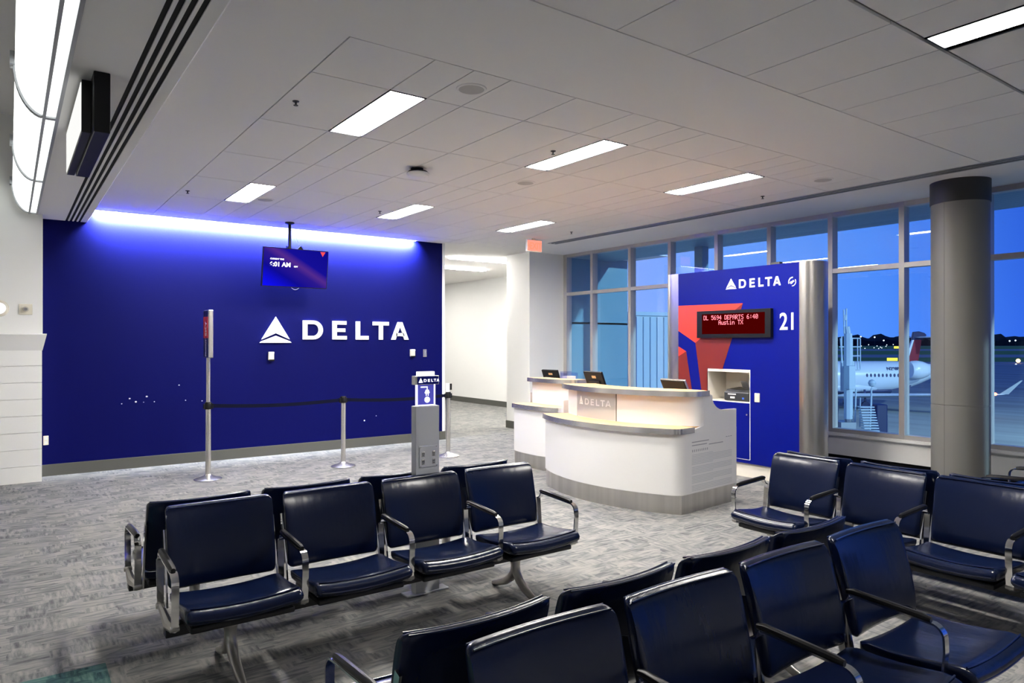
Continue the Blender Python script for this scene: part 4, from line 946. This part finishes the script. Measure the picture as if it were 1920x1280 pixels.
obj('handrail', m_, M_wst, st)
for k in range(11):
    v_ = 762+k*4.6; x0_, z0_ = sp(1607-.35*k, v_); x1_, z1_ = sp(1633-.25*k, v_); m_ = MB(); m_.box(x0_, x1_, -.25-.05*k, -.02-.05*k, z0_-.02, z0_+.02); obj('tread', m_, M_wst, st, smooth=0)
m_ = MB(); x_, z_ = sp(1635, 718); m_.lathe([(0, -.14), (.1, -.1), (.14, 0), (.1, .1), (0, .14)], (x_, 0, z_), 20); bar(m_, 1634.5, 725, 1634, 760, .02); obj('round_mirror', m_, M_wst, st)
m_ = MB(); bar(m_, 1573, 800, 1577, 752, .12, .4); x0_, z0_ = sp(1570, 808); x1_, z1_ = sp(1598, 790); m_.box(x0_, x1_, -.3, .5, z0_, z1_); obj('base_frame', m_, M_grey, st, smooth=0)
m_ = MB(); bar(m_, 1590, 785, 1590, 820, .12); xg, zg = sp(1590, gz_px); m_.box(xg-.5, xg+.9, -1.2, .6, 0, .15); m_.box(xg-.1, xg+.1, -.1, .1, .1, 2.2); obj('chassis', m_, M_grey, st, smooth=0)
p = pix(1646, 780, 28); bx = thing('equipment_container', 'dark blue upright container beside the service stair outside', 'container', (p.x, p.y, GZ), -YAW)
m_ = MB(); m_.box(-.22, .24, -.3, .3, 0, 642.3*0+ (1.8-GZ)-(757-642.3)*28/1309.8); obj('body', m_, mat('dark_blue_container', (.01, .02, .10), .5), bx, smooth=0, bev=.05)
m_ = MB(); m_.tube([(.26, -.2, .2), (.28, -.2, 2.7)], .035, 8); obj('handle', m_, M_grey, bx)
# regional jet
zc = 60.0; k_ = zc/1309.8; pc = pix(1640, 706, zc)
jt = thing('regional_jet', 'white regional jet with a red tail fin parked outside the windows', 'aircraft', (pc.x, pc.y, GZ), -YAW)
M_fus = mat('aircraft_white', (.66, .72, .78), .3); M_bel = mat('aircraft_belly', (.05, .06, .14), .35); M_fin = mat('aircraft_red', (.24, .012, .02), .35); M_finb = mat('aircraft_navy', (.01, .012, .06), .35)
def ap2(u, v): return ((u-1640)*k_, (642.3-v)*k_+1.8-GZ)
zf = ap2(0, 706)[1]
m_ = MB(); st_ = [(-14, .2, .0), (-13.4, .7, -.15), (-12, 1.15, -.05), (-10, 1.33, 0), (0, 1.34, 0), (1.2, 1.32, .02), (2.4, 1.2, .12), (3.6, .95, .28), (4.8, .62, .48), (5.8, .3, .65), (6.3, .08, .72)]
m_.loft([[(x, r_*math.cos(a), zf+dz+r_*math.sin(a)) for a in [2*PI*k/28 for k in range(28)]] for x, r_, dz in st_]); fu = obj('fuselage', m_, M_fus, jt, smooth=60)
m_ = MB(); m_.loft([[(x, r_*math.cos(a), zf-.82+h_*math.sin(a)) for a in [2*PI*k/20 for k in range(20)]] for x, r_, h_ in ((-6, .2, .15), (-5, 1.1, .5), (-2, 1.25, .62), (-.3, 1.0, .5), (.7, .2, .12))]); obj('wing_fairing', m_, M_fus, jt, smooth=60)
m_ = MB(); m_.loft([[(x, .9*math.cos(a), zf-1.15+.34*math.sin(a)) for a in [2*PI*k/16 for k in range(16)]] for x in (-9, 1.0)]); obj('belly_stripe', m_, M_bel, jt, smooth=60)
for k in range(9):
    x = ap2(1611+k*7.2, 0)[0]; m_ = MB(); m_.prism(arc(x, zf+.18, .085, .15, 0, 2*PI, 12)[:-1], lambda a, b2, d: (a, d, b2), -1.345, -1.30); obj('cabin_window', m_, M_bel, jt, smooth=0)
text_obj('registration', 'N298PQ', .38, M_bel, fu, (ap2(1649, 0)[0], -1.20, zf+.62), (PI/2-.45, 0, 0), .01, bold=.01)
# near wing with winglet, swept towards the tail
xr, zr = ap2(1600, 746); xt, zt = ap2(1872, 743.0)
def foil(x, y, z, ch, th): return [(x, y, z), (x+ch*.3, y, z+th), (x+ch, y, z+.02), (x+ch*.3, y, z-th*.5)]
zcw = 50.0; kw = zcw/1309.8
wt = pix(1878, 743.5, 52)-pc; wtl = (wt.dot(rgt), wt.dot(fwd), wt.z+pc.z-GZ)
wr = pix(1604, 742, 59)-pc; wrl = (wr.dot(rgt), -1.0, 1.8-GZ-(743-642.3)*59/1309.8)
m_ = MB(); m_.loft([foil(wrl[0]-2.2, wrl[1], wrl[2], 4.6, .28), foil(wtl[0]-.8, wtl[1], wtl[2]+.15, 1.1, .07)]); obj('wing', m_, M_fus, jt, smooth=20)
wl2 = pix(1917, 713, 51)-pc; wll = (wl2.dot(rgt), wl2.dot(fwd), wl2.z+pc.z-GZ)
m_ = MB(); m_.loft([[(wtl[0]-.2, wtl[1], wtl[2]+.18), (wtl[0]+.55, wtl[1]+.05, wtl[2]+.18), (wtl[0]+.2, wtl[1]+.10, wtl[2]+.18)], [(wll[0]-.12, wll[1], wll[2]), (wll[0]+.05, wll[1]+.03, wll[2]), (wll[0], wll[1]+.06, wll[2])]]); obj('winglet', m_, M_fus, jt, smooth=20)
m_ = MB(); m_.lathe([(0, -.12), (.09, -.08), (.12, 0), (.09, .08), (0, .12)], (wtl[0]-.55, wtl[1]-.1, wtl[2]+.2), 12); obj('beacon', m_, M_rdl, jt)
# far wing
m_ = MB(); m_.loft([foil(-6, 1.0, zf-.95, 4.6, .28), foil(-1, 11.5, zf-.6, 1.2, .07)]); obj('wing', m_, M_fus, jt, smooth=20)
# engine on the tail
xe, ze = ap2(1684, 692); m_ = MB(); m_.lathe([(.50, xe+.05), (.66, xe-.02), (.76, xe+.2), (.79, xe+.55), (.72, xe+1.0), (.56, xe+1.4), (.44, xe+1.55), (0, xe+1.55)], (0, -1.75, ze), 32, 'x'); en = obj('engine', m_, M_fus, jt, smooth=60)
m_ = MB(); m_.lathe([(0, xe+.30), (.60, xe+.30), (.62, xe+.02), (.57, xe+.02), (.55, xe+.25), (0, xe+.28)], (0, -1.75, ze), 32, 'x'); obj('intake', m_, M_finb, en)
m_ = MB(); m_.box(xe+.2, xe+1.7, -1.4, -.4, ze-.10, ze+.10); obj('pylon', m_, M_fus, jt, smooth=0, bev=.04)
m_ = MB(); x_, z_ = ap2(1662, 728); m_.prism([(x_-.6, z_-.15), (x_+1.6, z_+.35), (x_+1.4, z_-.02)], lambda a, b2, d: (a, d, b2), -.95, -.85); obj('strake', m_, M_bel, jt, smooth=0)
# fin and tailplane
f0, f1, f2, f3 = ap2(1700, 680), ap2(1713, 636), ap2(1727, 636), ap2(1720, 680)
m_ = MB(); m_.prism([f0, f3, f2, f1], lambda a, b2, d: (a, d, b2), -.12, .12); obj('fin', m_, M_fin, jt, smooth=0, bev=.04)
l0 = ap2(1694, 680); m_ = MB(); m_.prism([l0, f0, f1, ap2(1710, 636)], lambda a, b2, d: (a, d, b2), -.10, .10); obj('fin_leading_edge', m_, M_fus, jt, smooth=0)
m_ = MB(); m_.prism([ap2(1709, 637), ap2(1728, 637), ap2(1736, 628), ap2(1732, 624), ap2(1722, 621), ap2(1712, 622)], lambda a, b2, d: (a, d, b2), -.16, .16); obj('fin_top', m_, M_finb, jt, smooth=0, bev=.05)
zt_ = ap2(0, 632.5)[1]; xa_ = ap2(1712, 0)[0]
for s_ in (-1, 1): 
    m_ = MB(); m_.loft([foil(xa_, 0, zt_, 1.7, .09), foil(xa_+(1.0), s_*3.9, zt_+.05, .8, .04)]); obj('tailplane', m_, M_fus, jt, smooth=20)
for x_, y_ in ((-1.6, -1.6), (-1.6, 1.6), (-12, 0)):
    m_ = MB(); m_.tube([(x_, y_, .3), (x_, y_*.9, zf-1.0)], .09, 8); m_.lathe([(0, -.14), (.34, -.13), (.36, 0), (.34, .13), (0, .14)], (x_, y_, .36), 20, 'y'); obj('landing_gear', m_, M_bel, jt)
